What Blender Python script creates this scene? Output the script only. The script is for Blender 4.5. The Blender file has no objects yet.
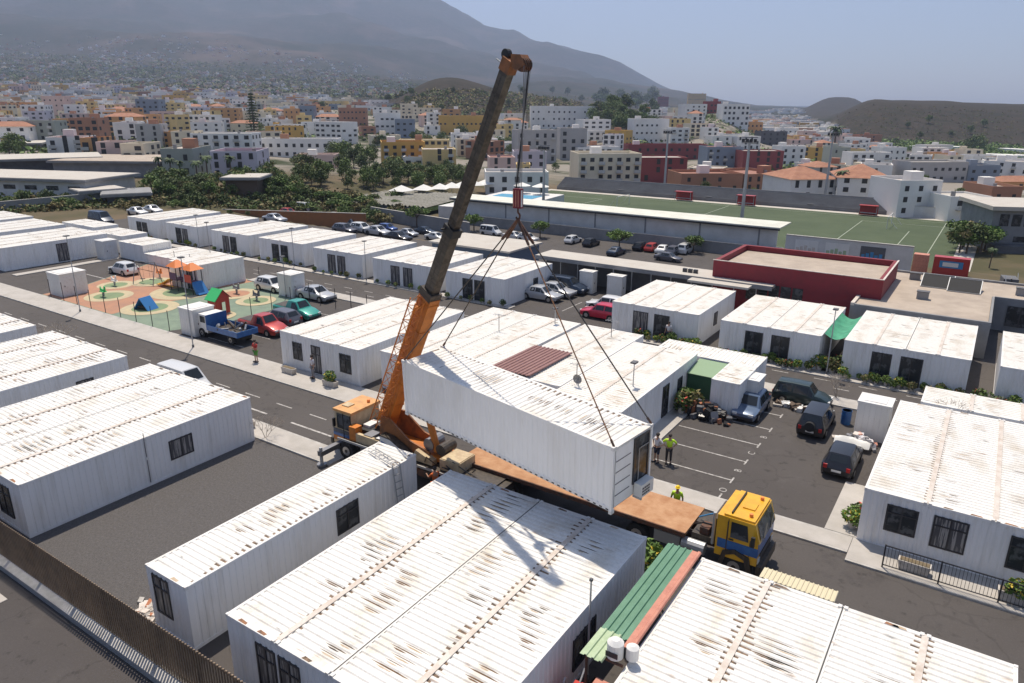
import bpy, bmesh, math, random
from math import sin, cos, tan, radians as R, pi, hypot
from mathutils import Vector, Matrix, noise
random.seed(7)
# ---------------------------------------------------------------- camera, sky, sun, exposure
F = 728.037; PIT = R(18.2016); ROLL = R(.31); H = 18.957; TH = R(33.5)
SC = bpy.context.scene; COL = SC.collection
cr, sr = cos(ROLL), sin(ROLL)
def rg(v): return Vector((v[0]*cos(TH)-v[1]*sin(TH), v[0]*sin(TH)+v[1]*cos(TH), v[2]))
_fw = Vector((0, cos(PIT), -sin(PIT))); _up = Vector((0, sin(PIT), cos(PIT))); _rt = Vector((1, 0, 0))
FW = rg(_fw); RT = rg(_rt*cr + _up*sr); UP = rg(_up*cr - _rt*sr)
cd = bpy.data.cameras.new('camera'); cam = bpy.data.objects.new('camera', cd); COL.objects.link(cam)
cd.sensor_width = 36; cd.lens = F/1024*36; cd.clip_start = .3; cd.clip_end = 40000
M = Matrix((RT, UP, -FW)).transposed().to_4x4(); M.translation = (0, 0, H); cam.matrix_world = M
SC.camera = cam
SUNV = Vector((-.275, .29, 1)).normalized()          # towards the sun
w = bpy.data.worlds.new('World'); SC.world = w; w.use_nodes = True
nt = w.node_tree; bg = nt.nodes['Background']; sky = nt.nodes.new('ShaderNodeTexSky')
sky.sky_type = 'NISHITA'; sky.sun_disc = False
sky.sun_elevation = math.asin(SUNV.z); sky.sun_rotation = math.atan2(SUNV.x, SUNV.y)
sky.air_density = 1.0; sky.dust_density = 1.1; sky.ozone_density = .8; sky.altitude = 50
nt.links.new(sky.outputs[0], bg.inputs[0]); bg.inputs[1].default_value = .088
sl = bpy.data.lights.new('sun', 'SUN'); sl.energy = 4.7; sl.angle = R(.5); sl.color = (1, .90, .76)
so = bpy.data.objects.new('sun', sl); COL.objects.link(so); so.rotation_euler = SUNV.to_track_quat('Z', 'Y').to_euler()
so.location = (0, 0, 60)
vs = SC.view_settings; vs.view_transform = 'Standard'; vs.look = 'None'; vs.exposure = 0.27; vs.gamma = 1; vs.use_curve_mapping = False
SC.cycles.use_denoising = True
SC.cycles.max_bounces = 5; SC.cycles.diffuse_bounces = 3; SC.cycles.glossy_bounces = 2; SC.cycles.transmission_bounces = 2
SC.cycles.volume_bounces = 1; SC.cycles.transparent_max_bounces = 8; SC.cycles.caustics_reflective = False
# ---------------------------------------------------------------- pixel ray helpers (measuring the place off the photograph)
def ray(px, py):
    X = px-512; Y = py-341.5
    return FW*F + RT*X - UP*Y
def G(px, py, z=0):
    d = ray(px, py); t = (z-H)/d.z
    return (d.x*t, d.y*t)
def PJ(x, y, z):
    v = Vector((x, y, z-H)); f = v.dot(FW)
    if f <= .1: return (-9999, -9999)
    return (512+F*v.dot(RT)/f, 341.5-F*v.dot(UP)/f)
# ---------------------------------------------------------------- materials
MATS = {}
def mat(name, col, rough=.6, metal=0, col2=None, scale=3, bump=0, bscale=40, mix=(.4, .65), stretch=None, spec=None, coat=0, rnd=0, detail=4):
    if name in MATS: return MATS[name]
    m = bpy.data.materials.new(name); m.use_nodes = True; n = m.node_tree.nodes; l = m.node_tree.links
    b = n['Principled BSDF']; b.inputs['Roughness'].default_value = rough; b.inputs['Metallic'].default_value = metal
    b.inputs['Base Color'].default_value = (*col, 1)
    if spec is not None: b.inputs['Specular IOR Level'].default_value = spec
    if coat: b.inputs['Coat Weight'].default_value = coat; b.inputs['Coat Roughness'].default_value = .1
    tc = n.new('ShaderNodeTexCoord'); vec = tc.outputs['Object']
    if stretch:
        mp = n.new('ShaderNodeMapping'); mp.inputs['Scale'].default_value = stretch; l.new(vec, mp.inputs[0]); vec = mp.outputs[0]
    last = None
    if col2:
        t = n.new('ShaderNodeTexNoise'); t.inputs['Scale'].default_value = scale; t.inputs['Detail'].default_value = detail; t.inputs['Roughness'].default_value = .65
        l.new(vec, t.inputs['Vector'])
        r = n.new('ShaderNodeMapRange'); r.inputs[1].default_value = mix[0]; r.inputs[2].default_value = mix[1]; l.new(t.outputs[0], r.inputs[0])
        x = n.new('ShaderNodeMix'); x.data_type = 'RGBA'; x.inputs[6].default_value = (*col, 1); x.inputs[7].default_value = (*col2, 1)
        l.new(r.outputs[0], x.inputs[0]); last = x.outputs[2]; l.new(last, b.inputs['Base Color'])
    if rnd:
        oi = n.new('ShaderNodeObjectInfo'); h = n.new('ShaderNodeHueSaturation')
        mr = n.new('ShaderNodeMapRange'); mr.inputs[3].default_value = 1-rnd; mr.inputs[4].default_value = 1+rnd
        l.new(oi.outputs['Random'], mr.inputs[0]); l.new(mr.outputs[0], h.inputs['Value'])
        if last: l.new(last, h.inputs['Color'])
        else: h.inputs['Color'].default_value = (*col, 1)
        l.new(h.outputs[0], b.inputs['Base Color'])
    if bump:
        t2 = n.new('ShaderNodeTexNoise'); t2.inputs['Scale'].default_value = bscale; t2.inputs['Detail'].default_value = 5; l.new(tc.outputs['Object'], t2.inputs['Vector'])
        bp = n.new('ShaderNodeBump'); bp.inputs['Strength'].default_value = bump; bp.inputs['Distance'].default_value = .05
        l.new(t2.outputs[0], bp.inputs['Height']); l.new(bp.outputs[0], b.inputs['Normal'])
    MATS[name] = m; return m
def roof_mat(name, base, dust, rust, rthr, dthr, streak):
    """white painted sheet roof: dusty blotches and rust streaks that run across the container, along the corrugation"""
    m = bpy.data.materials.new(name); m.use_nodes = True; n = m.node_tree.nodes; l = m.node_tree.links
    b = n['Principled BSDF']; b.inputs['Roughness'].default_value = .55
    tc = n.new('ShaderNodeTexCoord'); oi = n.new('ShaderNodeObjectInfo')
    sc = n.new('ShaderNodeVectorMath'); sc.operation = 'SCALE'; sc.inputs[0].default_value = (37, 61, 13); l.new(oi.outputs['Random'], sc.inputs['Scale'])
    ad = n.new('ShaderNodeVectorMath'); l.new(tc.outputs['Object'], ad.inputs[0]); l.new(sc.outputs[0], ad.inputs[1])
    def nz(sx, scale, det, rg_=.6):
        mp = n.new('ShaderNodeMapping'); mp.inputs['Scale'].default_value = sx; l.new(ad.outputs[0], mp.inputs[0])
        t = n.new('ShaderNodeTexNoise'); t.inputs['Scale'].default_value = scale; t.inputs['Detail'].default_value = det; t.inputs['Roughness'].default_value = rg_
        l.new(mp.outputs[0], t.inputs['Vector']); return t.outputs[0]
    def mr(s, a, c):
        r = n.new('ShaderNodeMapRange'); r.inputs[1].default_value = a; r.inputs[2].default_value = c; l.new(s, r.inputs[0]); return r.outputs[0]
    def mul(a, c):
        q = n.new('ShaderNodeMath'); q.operation = 'MULTIPLY'; l.new(a, q.inputs[0])
        if isinstance(c, float): q.inputs[1].default_value = c
        else: l.new(c, q.inputs[1])
        return q.outputs[0]
    def mx(c, fac, col):
        x = n.new('ShaderNodeMix'); x.data_type = 'RGBA'; l.new(fac, x.inputs[0])
        if isinstance(c, tuple): x.inputs[6].default_value = (*c, 1)
        else: l.new(c, x.inputs[6])
        x.inputs[7].default_value = (*col, 1); return x.outputs[2]
    c = mx(base, mr(nz((1, .6, 1), .8, 5), dthr, dthr+.22), dust)
    c = mx(c, mul(mr(nz((1, 1, 1), 9, 4), .45, .75), .35), tuple(v*.75 for v in dust))
    s = mul(mr(nz((.3, 3.4, 1), 1.3, 3, .7), streak, streak+.07), mr(nz((.9, .7, 1), .75, 2), rthr, rthr+.1))
    c = mx(c, mul(s, .85), rust)
    s2 = mul(mr(nz((.5, 5, 1), 1.6, 2, .6), streak+.03, streak+.09), mr(nz((.8, 1.1, 1), .9, 2), rthr-.02, rthr+.1))
    c = mx(c, mul(s2, .9), (.06, .045, .035))
    l.new(c, b.inputs['Base Color'])
    MATS[name] = m; return m
roof_mat('roof_white', (.76, .745, .71), (.60, .55, .47), (.27, .14, .06), .60, .51, .58)
roof_mat('roof_dusty', (.78, .76, .71), (.58, .51, .41), (.36, .25, .15), .56, .54, .565)
mat('wall_white', (.81, .80, .785), .5, col2=(.62, .60, .56), scale=1.6, mix=(.5, .85), stretch=(1.5, 1.5, .16), rnd=.04, detail=7)
mat('box_white', (.76, .75, .72), .5, col2=(.68, .66, .62), scale=.8, mix=(.45, .8), stretch=(1, 1, .25))
mat('trim_white', (.72, .71, .69), .5, col2=(.6, .55, .48), scale=4, mix=(.5, .75))
mat('strip', (.66, .60, .54), .6, col2=(.50, .42, .35), scale=2, mix=(.4, .7))
mat('seam_dark', (.06, .06, .06), .7)
mat('groove_shade_grime', (.10, .075, .055), .9, col2=(.3, .2, .13), scale=6)  # painted shade for the rib groove ends, also grime at panel ends
mat('rusty', (.35, .16, .07), .8, col2=(.12, .08, .06), scale=5)
mat('frame_dark', (.03, .03, .035), .4)
mat('glass', (.025, .03, .035), .2, spec=.3, col2=(.09, .095, .1), scale=1.1, mix=(.5, .56))
mat('glass_curtain', (.30, .29, .28), .3, col2=(.07, .07, .08), scale=2, mix=(.45, .5), stretch=(6, 1, .3))
mat('asphalt', (.062, .054, .051), .92, col2=(.084, .074, .069), scale=.16, bump=.3, bscale=60, detail=8, mix=(.35, .7))
mat('asphalt_worn', (.074, .065, .061), .93, col2=(.056, .050, .048), scale=.5, bump=.3, bscale=60, detail=8)
mat('gravel', (.066, .061, .06), .98, col2=(.15, .14, .135), scale=11, bump=1, bscale=30, stretch=(1.3, .8, 1), detail=13, mix=(.25, .75))
def asphalt(name, c, patch, worn):
    m = bpy.data.materials.new(name); m.use_nodes = True; n = m.node_tree.nodes; l = m.node_tree.links; b = n['Principled BSDF']; b.inputs['Roughness'].default_value = .92
    tc = n.new('ShaderNodeTexCoord')
    def nz(s, d, r=.6):
        t = n.new('ShaderNodeTexNoise'); t.inputs['Scale'].default_value = s; t.inputs['Detail'].default_value = d; t.inputs['Roughness'].default_value = r; l.new(tc.outputs['Object'], t.inputs['Vector']); return t.outputs[0]
    def mx(a, s, lo, hi, col, k=1.0):
        r = n.new('ShaderNodeMapRange'); r.inputs[1].default_value = lo; r.inputs[2].default_value = hi; r.inputs[4].default_value = k; l.new(s, r.inputs[0]); q = n.new('ShaderNodeMix'); q.data_type = 'RGBA'; l.new(r.outputs[0], q.inputs[0])
        if isinstance(a, tuple): q.inputs[6].default_value = (*a, 1)
        else: l.new(a, q.inputs[6])
        q.inputs[7].default_value = (*col, 1); return q.outputs[2]
    x = mx(c, nz(.13, 6), .4, .62, worn); x = mx(x, nz(.45, 7, .75), .56, .66, patch, .8); x = mx(x, nz(1.7, 3), .60, .70, tuple(v*.45 for v in c), .7); x = mx(x, nz(14, 6, .8), .5, .8, tuple(v*1.9 for v in c), .6)
    v = n.new('ShaderNodeTexVoronoi'); v.feature = 'DISTANCE_TO_EDGE'; v.inputs['Scale'].default_value = .22
    wv = n.new('ShaderNodeTexNoise'); wv.inputs['Scale'].default_value = .8; wv.inputs['Detail'].default_value = 5; l.new(tc.outputs['Object'], wv.inputs['Vector'])
    ad = n.new('ShaderNodeVectorMath'); ad.operation = 'MULTIPLY_ADD'; ad.inputs[1].default_value = (1.6, 1.6, 0); l.new(wv.outputs[1], ad.inputs[0]); l.new(tc.outputs['Object'], ad.inputs[2]); l.new(ad.outputs[0], v.inputs['Vector'])
    x = mx(x, v.outputs['Distance'], .012, .004, tuple(v_*.55 for v_ in c), .35)
    l.new(x, b.inputs['Base Color']); bp = n.new('ShaderNodeBump'); bp.inputs['Strength'].default_value = .3; bp.inputs['Distance'].default_value = .03; l.new(nz(60, 5), bp.inputs['Height']); l.new(bp.outputs[0], b.inputs['Normal']); MATS[name] = m
for k_ in ('asphalt', 'asphalt_worn'): MATS.pop(k_, None)
asphalt('asphalt', (.066, .058, .054), (.088, .079, .074), (.078, .069, .064)); asphalt('asphalt_worn', (.07, .062, .058), (.054, .048, .046), (.082, .073, .068)); asphalt('pave_out', (.062, .055, .053), (.075, .067, .064), (.07, .062, .06))
mat('stain', (.17, .09, .04), .9, col2=(.08, .05, .03), scale=3, mix=(.35, .65)); mat('stain_pale', (.45, .34, .22), .9, col2=(.58, .48, .38), scale=3); mat('stain_dark', (.055, .042, .034), .9, col2=(.18, .13, .09), scale=4)
mat('concrete', (.46, .43, .395), .9, col2=(.37, .345, .31), scale=.7, mix=(.4, .7), detail=8, bump=.2, bscale=50)
mat('kerb', (.48, .46, .43), .85, col2=(.36, .34, .31), scale=2)
mat('paint', (.50, .48, .45), .8, col2=(.17, .155, .145), scale=5, mix=(.42, .68), detail=6)
mat('pave_out', (.066, .058, .056), .9, col2=(.084, .074, .07), scale=.4, detail=8, mix=(.3, .7))
mat('bronze', (.23, .16, .10), .5, 0, col2=(.15, .105, .07), scale=1.5)
mat('steel', (.25, .25, .26), .45, .7); mat('galv', (.42, .43, .44), .5, .5); mat('black', (.015, .015, .016), .5)
mat('rubber', (.02, .02, .02), .85); mat('grease', (.05, .042, .036), .5, .3, col2=(.10, .08, .06), scale=2, stretch=(3, 3, .4))
mat('boom_steel', (.13, .11, .085), .38, .5, col2=(.05, .042, .035), scale=1.2, stretch=(3, 3, .4), mix=(.35, .65))
mat('crane_orange', (.62, .20, .025), .5, col2=(.36, .10, .02), scale=1.6, mix=(.42, .75), detail=7)
mat('crane_yellow', (.66, .34, .12), .5, col2=(.48, .24, .09), scale=2, mix=(.45, .7)); mat('super_orange', (.33, .12, .035), .6, col2=(.16, .07, .03), scale=2); mat('crane_cream', (.58, .46, .28), .6, col2=(.45, .33, .2), scale=3)
mat('truck_yellow', (.78, .42, .02), .4, col2=(.68, .34, .02), scale=2, coat=.3); mat('blue', (.02, .10, .30), .4, col2=(.03, .14, .36), scale=3, coat=.3)
mat('bed_rust', (.36, .17, .075), .85, col2=(.52, .31, .17), scale=1.4, detail=9, mix=(.35, .7)); mat('rust_dark', (.16, .07, .04), .85, col2=(.07, .05, .04), scale=3)
mat('red', (.42, .03, .03), .45, coat=.2); mat('maroon', (.22, .02, .03), .7, col2=(.18, .02, .028), scale=1); mat('skyblue', (.05, .25, .5), .5)
mat('shed_green', (.03, .09, .05), .6); mat('shed_roof', (.22, .33, .19), .6); mat('green_sheet', (.085, .21, .13), .5, col2=(.11, .25, .16), scale=2); mat('green_pale', (.42, .52, .34), .6, col2=(.34, .44, .27), scale=3)
mat('salmon', (.55, .24, .17), .7, col2=(.45, .18, .13), scale=3); mat('green_net', (.07, .33, .19), .8, col2=(.04, .22, .13), scale=1.4)
mat('brown_sheet', (.21, .10, .09), .55, col2=(.30, .16, .14), scale=2, stretch=(1, 6, 1))
mat('beige_roof', (.44, .37, .30), .9, col2=(.35, .29, .235), scale=.5, detail=8); mat('canopy_roof', (.50, .47, .42), .85, col2=(.46, .42, .37), scale=.6, detail=7)
mat('grey_wall', (.27, .27, .27), .85, col2=(.21, .21, .215), scale=.5, detail=6); mat('grey_dark', (.13, .135, .145), .8, col2=(.10, .10, .11), scale=.6)
mat('white_wall', (.66, .65, .63), .85, col2=(.56, .55, .53), scale=.4, detail=6); mat('ochre_wall', (.30, .14, .06), .9, col2=(.36, .15, .06), scale=1)
mat('pitch', (.054, .078, .036), .95, col2=(.072, .098, .048), scale=.12, detail=6); mat('line', (.36, .40, .32), .9)
mat('pool', (.05, .33, .5), .2); mat('cloth_white', (.75, .74, .70), .8); mat('greenhouse', (.30, .285, .24), .7, col2=(.19, .18, .145), scale=.35, stretch=(1, 3, 1))
mat('soil', (.19, .14, .09), .95, col2=(.11, .105, .05), scale=.12, detail=8)
mat('pg_orange', (.42, .215, .13), .9, col2=(.34, .19, .13), scale=.7, detail=8); mat('pg_cream', (.50, .42, .26), .9, col2=(.42, .36, .24), scale=1.2, detail=7); mat('pg_green', (.20, .27, .14), .9, col2=(.17, .22, .13), scale=1); mat('pg_teal', (.20, .26, .19), .9, col2=(.16, .21, .16), scale=.8, detail=8)
mat('toy_orange', (.75, .22, .05), .5); mat('toy_yellow', (.8, .42, .03), .4); mat('toy_blue', (.03, .18, .45), .5); mat('toy_red', (.5, .06, .04), .5); mat('toy_green', (.05, .5, .15), .5); mat('toy_purple', (.10, .05, .12), .5)
mat('skin', (.42, .24, .16), .6); mat('hair', (.03, .02, .015), .7); mat('hivis', (.55, .85, .03), .6); mat('navy', (.02, .025, .05), .8); mat('cloth_red', (.5, .05, .04), .8)
mat('cloth_green', (.10, .28, .05), .8); mat('cloth_light', (.6, .58, .6), .8); mat('helmet', (.85, .6, .02), .3); mat('cloth_orange', (.65, .14, .03), .8); mat('cloth_grey', (.2, .2, .22), .8)
mat('leaf', (.125, .175, .042), .75, col2=(.06, .095, .022), scale=.9, mix=(.35, .65), rnd=.35); mat('leaf_bright', (.15, .24, .04), .7, col2=(.07, .14, .025), scale=1.5, rnd=.15)
mat('leaf_dry', (.24, .19, .08), .85, col2=(.11, .115, .04), scale=1.2, rnd=.3); mat('flower', (.7, .5, .05), .7); mat('flower_red', (.6, .08, .06), .7); mat('bark', (.12, .085, .06), .9); mat('pot', (.55, .52, .48), .8, col2=(.4, .36, .32), scale=4); mat('terracotta', (.40, .16, .08), .85)
mat('palm', (.055, .09, .025), .7, rnd=.2); mat('twig', (.35, .30, .25), .9)
CARC = {}
def carpaint(n, c, metal=.2):
    return mat('paint_'+n, c, .35, metal, coat=.6)
mat('car_glass', (.018, .022, .026), .08, spec=.6); mat('lamp_glass', (.7, .7, .68), .15); mat('tail', (.4, .01, .01), .3); mat('rim', (.4, .4, .41), .35, .8); mat('sunshade', (.75, .76, .78), .4)
# ---------------------------------------------------------------- mesh builder
class MB:
    def __init__(s): s.v = []; s.f = []; s.m = []; s.mats = []; s.smooth = False
    def mi(s, m):
        if m not in s.mats: s.mats.append(m)
        return s.mats.index(m)
    def face(s, pts, m):
        k = len(s.v); s.v += [tuple(p) for p in pts]; s.f.append(tuple(range(k, k+len(pts)))); s.m.append(s.mi(m)); return s
    def mesh(s, vs_, fs, m):
        k = len(s.v); s.v += [tuple(p) for p in vs_]; i = s.mi(m)
        for f in fs: s.f.append(tuple(k+a for a in f)); s.m.append(i)
        return s
    def box(s, a, b, m, M_=None):
        x0, y0, z0 = a; x1, y1, z1 = b
        p = [(x0,y0,z0),(x1,y0,z0),(x1,y1,z0),(x0,y1,z0),(x0,y0,z1),(x1,y0,z1),(x1,y1,z1),(x0,y1,z1)]
        if M_: p = [M_ @ Vector(q) for q in p]
        return s.mesh(p, [(0,3,2,1),(4,5,6,7),(0,1,5,4),(1,2,6,5),(2,3,7,6),(3,0,4,7)], m)
    def bar(s, p, q, w_, m, h=None, up=Vector((0, 0, 1))):
        p = Vector(p); q = Vector(q); d = q-p; L = d.length
        if L < 1e-6: return s
        d /= L
        if abs(d.dot(up)) > .98: up = Vector((0, 1, 0))
        a = d.cross(up).normalized(); b = a.cross(d); h = h or w_
        M_ = Matrix((a, d, b)).transposed().to_4x4(); M_.translation = p
        return s.box((-w_/2, 0, -h/2), (w_/2, L, h/2), m, M_)
    def cyl(s, p, q, r, m, n=8, r2=None, cap=True):
        p = Vector(p); q = Vector(q); d = (q-p).normalized(); r2 = r if r2 is None else r2
        u = Vector((0, 0, 1)) if abs(d.z) < .9 else Vector((1, 0, 0)); a = d.cross(u).normalized(); b = d.cross(a)
        v = [p+(a*cos(2*pi*i/n)+b*sin(2*pi*i/n))*r for i in range(n)]+[q+(a*cos(2*pi*i/n)+b*sin(2*pi*i/n))*r2 for i in range(n)]
        f = [(i, i+n, (i+1) % n+n, (i+1) % n) for i in range(n)]
        if cap: f += [tuple(range(n)), tuple(range(2*n-1, n-1, -1))]
        return s.mesh(v, f, m)
    def path(s, pts, r, m, n=6):
        for a, b in zip(pts, pts[1:]): s.cyl(a, b, r, m, n)
        return s
    def prism(s, poly, y0, y1, m, ax='y'):
        """extrude a polygon of (x,z) between y0 and y1"""
        n = len(poly)
        if ax == 'y': v = [(x, y0, z) for x, z in poly]+[(x, y1, z) for x, z in poly]
        elif ax == 'z': v = [(x, z, y0) for x, z in poly]+[(x, z, y1) for x, z in poly]
        else: v = [(y0, x, z) for x, z in poly]+[(y1, x, z) for x, z in poly]
        return s.mesh(v, [tuple(range(n))[::-1], tuple(range(n, 2*n))]+[(i, (i+1) % n, (i+1) % n+n, i+n) for i in range(n)], m)
    def sphere(s, c, r, m, n=8, k=6, sz=(1, 1, 1)):
        v = []; f = []
        for j in range(k+1):
            t = pi*j/k
            for i in range(n):
                v.append((c[0]+r*sz[0]*sin(t)*cos(2*pi*i/n), c[1]+r*sz[1]*sin(t)*sin(2*pi*i/n), c[2]+r*sz[2]*cos(t)))
        for j in range(k):
            for i in range(n): f.append((j*n+i, (j+1)*n+i, (j+1)*n+(i+1) % n, j*n+(i+1) % n))
        return s.mesh(v, f, m)
    def data(s, name):
        me = bpy.data.meshes.new(name); me.from_pydata(s.v, [], s.f)
        for m in s.mats: me.materials.append(MATS[m])
        me.polygons.foreach_set('material_index', s.m); me.update()
        if s.smooth:
            me.polygons.foreach_set('use_smooth', [True]*len(me.polygons))
            try: me.set_sharp_from_angle(angle=R(s.smooth))
            except Exception: pass
        return me
    def build(s, name, parent=None, loc=(0, 0, 0), rz=0):
        return inst(name, s.data(name), parent, loc, rz)
def inst(name, me, parent=None, loc=(0, 0, 0), rz=0, rot=None):
    o = bpy.data.objects.new(name, me); COL.objects.link(o); o.location = loc
    o.rotation_euler = rot or (0, 0, rz)
    if parent is not None: o.parent = parent
    return o
TOPS = []
def thing(name, label, cat, loc=(0, 0, 0), rz=0, group=None, auto=True, rot=None):
    o = bpy.data.objects.new(name, None); COL.objects.link(o); o.location = loc; o.rotation_euler = rot or (0, 0, rz); o.empty_display_size = .3
    return tag(o, label, cat, group, auto)
def tag(o, label, cat, group=None, auto=True):
    o['label'] = label; o['category'] = cat
    if group: o['group'] = group
    if auto: TOPS.append(o)
    return o
def struct(o, kind='structure', label=None):
    o['kind'] = kind
    if label: o['label'] = label
    return o
KIDS = {}
def kids(o):
    return [c for c in o.children]
def dup(src, loc, rz=None, label=None, group=None, scale=None):
    r = src.copy(); COL.objects.link(r); r.location = loc
    if rz is not None: r.rotation_euler = (0, 0, rz)
    if scale is not None: r.scale = (scale,)*3 if not isinstance(scale, tuple) else scale
    if label: r['label'] = label
    if group: r['group'] = group
    if src.name not in KIDS: KIDS[src.name] = [(c, list(c.children)) for c in src.children]
    for ch, sub in KIDS[src.name]:
        c = ch.copy(); COL.objects.link(c); c.parent = r
        for g in sub:
            d = g.copy(); COL.objects.link(d); d.parent = c
    TOPS.append(r); return r
ORD = 'first second third fourth fifth sixth seventh eighth ninth tenth eleventh twelfth thirteenth fourteenth fifteenth sixteenth seventeenth eighteenth nineteenth twentieth'.split()
def ordw(i):
    if i < 20: return ORD[i]
    t = ['twenty', 'thirty', 'forty', 'fifty', 'sixty', 'seventy', 'eighty', 'ninety'][(i+1)//10-2]
    return (t+'-'+ORD[(i+1) % 10-1]) if (i+1) % 10 else {'twenty': 'twentieth', 'thirty': 'thirtieth', 'forty': 'fortieth', 'fifty': 'fiftieth', 'sixty': 'sixtieth'}.get(t, t)
def uniq_labels():
    by = {}
    for o in TOPS:
        if not o.get('label'): continue
        by.setdefault(o['label'], []).append(o)
    for lab, os_ in by.items():
        if len(os_) < 2: continue
        os_.sort(key=lambda o: PJ(*o.location)[0]); n = len(os_)
        for i, o in enumerate(os_):
            wd = 'left' if i < (n+1)//2 else 'right'; k = i if wd == 'left' else n-1-i
            if n == 3 and i == 1: s = 'middle one of three'
            elif k == 0: s = wd+'most of these' if n > 2 else 'the '+wd+' one'
            else: s = ordw(k)+' from the '+wd
            o['label'] = lab+', '+s
# ---------------------------------------------------------------- terrain
K_ = lambda y: (lambda t: (t*cos(PIT)-sin(PIT))/(cos(PIT)+t*sin(PIT)))((341.5-y)/F)
COLS = [-150, 0, 150, 300, 420, 512, 600, 680, 760, 840, 920, 1024, 1170]
DS = [230, 300, 450, 700, 1000, 1400, 2000, 3000, 4500, 6000, 7500, 9500, 13000]
YT = {  # image row of the ground at each distance
 -150: [158, 148, 133, 113, 99, 88, 76, 48, 5, -30, -100, -100, 40],
 0: [160, 150, 134, 114, 100, 89, 78, 52, 12, -20, -70, -70, 50],
 150: [163, 153, 136, 115, 101, 91, 81, 60, 28, 0, -60, -50, 60],
 300: [178, 165, 142, 118, 103, 95, 86, 70, 46, 18, -50, -40, 70],
 420: [184, 170, 146, 120, 107, 99, 92, 80, 62, 38, -3, 0, 80],
 512: [188, 172, 150, 125, 112, 104, 99, 89, 75, 58, 26, 50, 95],
 600: [190, 174, 152, 128, 116, 110, 106, 96, 85, 76, 59, 70, 100],
 680: [192, 176, 154, 130, 118, 112, 108, 102, 94, 93, 92, 95, 102],
 760: [192, 176, 156, 136, 124, 117, 113, 108, 104, 106, 105.5, 105, 104],
 840: [192, 178, 160, 142, 127, 118, 113, 110, 107, 107, 106, 105, 104],
 920: [194, 180, 164, 146, 130, 120, 114, 110, 108, 107, 106, 105, 104],
 1024: [196, 182, 166, 148, 132, 121, 114, 110, 108, 107, 106, 105, 104],
 1170: [196, 182, 166, 148, 132, 121, 114, 110, 108, 107, 106, 105, 104]}
ZT = [[H+d*K_(YT[c][i]) for i, d in enumerate(DS)] for c in COLS]
def ss(x, a, b):
    t = max(0, min(1, (x-a)/(b-a))); return t*t*(3-2*t)
RIDGE = [(-150, 8), (0, 2), (300, 3)]
def bump_(c, d, c0, d0, wc, wd, h):
    return h*math.exp(-((c-c0)/wc)**2-((d-d0)/wd)**2)
def zt(X, Y):
    d = -X*sin(TH)+Y*cos(TH); lat = X*cos(TH)+Y*sin(TH)
    near = -5*ss(Y, 80, 86)*ss(X, -150, -110) - 1.0*ss(Y, 128, 131)*ss(X, -150, -120)
    if d < 150: return near
    c = 512+F/cos(PIT)*lat/d; c = max(-150, min(1170, c))
    for j in range(len(COLS)-2):
        if c < COLS[j+1]: break
    u = (c-COLS[j])/(COLS[j+1]-COLS[j]); u = u*u*(3-2*u)*.5+u*.5
    if d <= DS[0]: i = 0; v = 0
    elif d >= DS[-1]: i = len(DS)-2; v = 1
    else:
        i = max(k for k in range(len(DS)-1) if DS[k] <= d); v = math.log(d/DS[i])/math.log(DS[i+1]/DS[i])
    z = (ZT[j][i]*(1-v)+ZT[j][i+1]*v)*(1-u)+(ZT[j+1][i]*(1-v)+ZT[j+1][i+1]*v)*u
    b = ss(d, 175, 260); z = near*(1-b)+z*b
    if d > 300:
        z += bump_(c, d, 440, 900, 45, 190, 30)+bump_(c, d, 500, 920, 55, 180, 22)+bump_(c, d, 570, 950, 40, 180, 14)+bump_(c, d, 618, 640, 38, 140, 20)+bump_(c, d, 716, 700, 42, 180, 21)
        z += 37*ss(c, 816, 876)*ss(d, 640, 1000)*(1-.07*ss(c, 900, 1030))*(1-ss(d, 1400, 2000))
        z += bump_(c, d, 827, 2600, 20, 400, 44)+bump_(c, d, 853, 2600, 18, 400, 36)
        a = ss(d, 1500, 5000)*max(0, 1-ss(c, 560, 760))
        if a > 0:
            p = Vector((X/900, Y/900, 0)); z += a*(noise.fractal(p, 1, 2, 6)*95+ (1-abs(noise.noise(p*.9))*2)*40-20)
        z += ss(d, 400, 900)*noise.fractal(Vector((X/120, Y/120, 3)), 1, 2, 3)*3
    return z
def GT(px, py, dmin=60):
    dr = ray(px, py); dr.normalize(); t = dmin; pt = None
    while t < 14000:
        p = dr*t; h = p.z+H-zt(p.x, p.y)
        if h < 0:
            a, b = pt or t, t
            for _ in range(18):
                m = (a+b)/2; q = dr*m
                if q.z+H-zt(q.x, q.y) < 0: b = m
                else: a = m
            q = dr*b; return (q.x, q.y, zt(q.x, q.y))
        pt = t; t *= 1.02
    return None
def hillmask(X, Y):
    d = depth(X, Y); lat = X*cos(TH)+Y*sin(TH)
    if d < 300: return 0.0
    c = 512+F/cos(PIT)*lat/d
    a = bump_(c, d, 440, 900, 52, 230, 1)+bump_(c, d, 500, 920, 65, 220, 1)+bump_(c, d, 570, 950, 50, 200, 1)+bump_(c, d, 618, 640, 34, 150, .9)
    return min(1, a*1.5+ss(c, 822, 855)*ss(d, 610, 720)+bump_(c, d, 838, 2600, 40, 900, 1.5))
def depth(x, y): return -x*sin(TH)+y*cos(TH)
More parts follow.
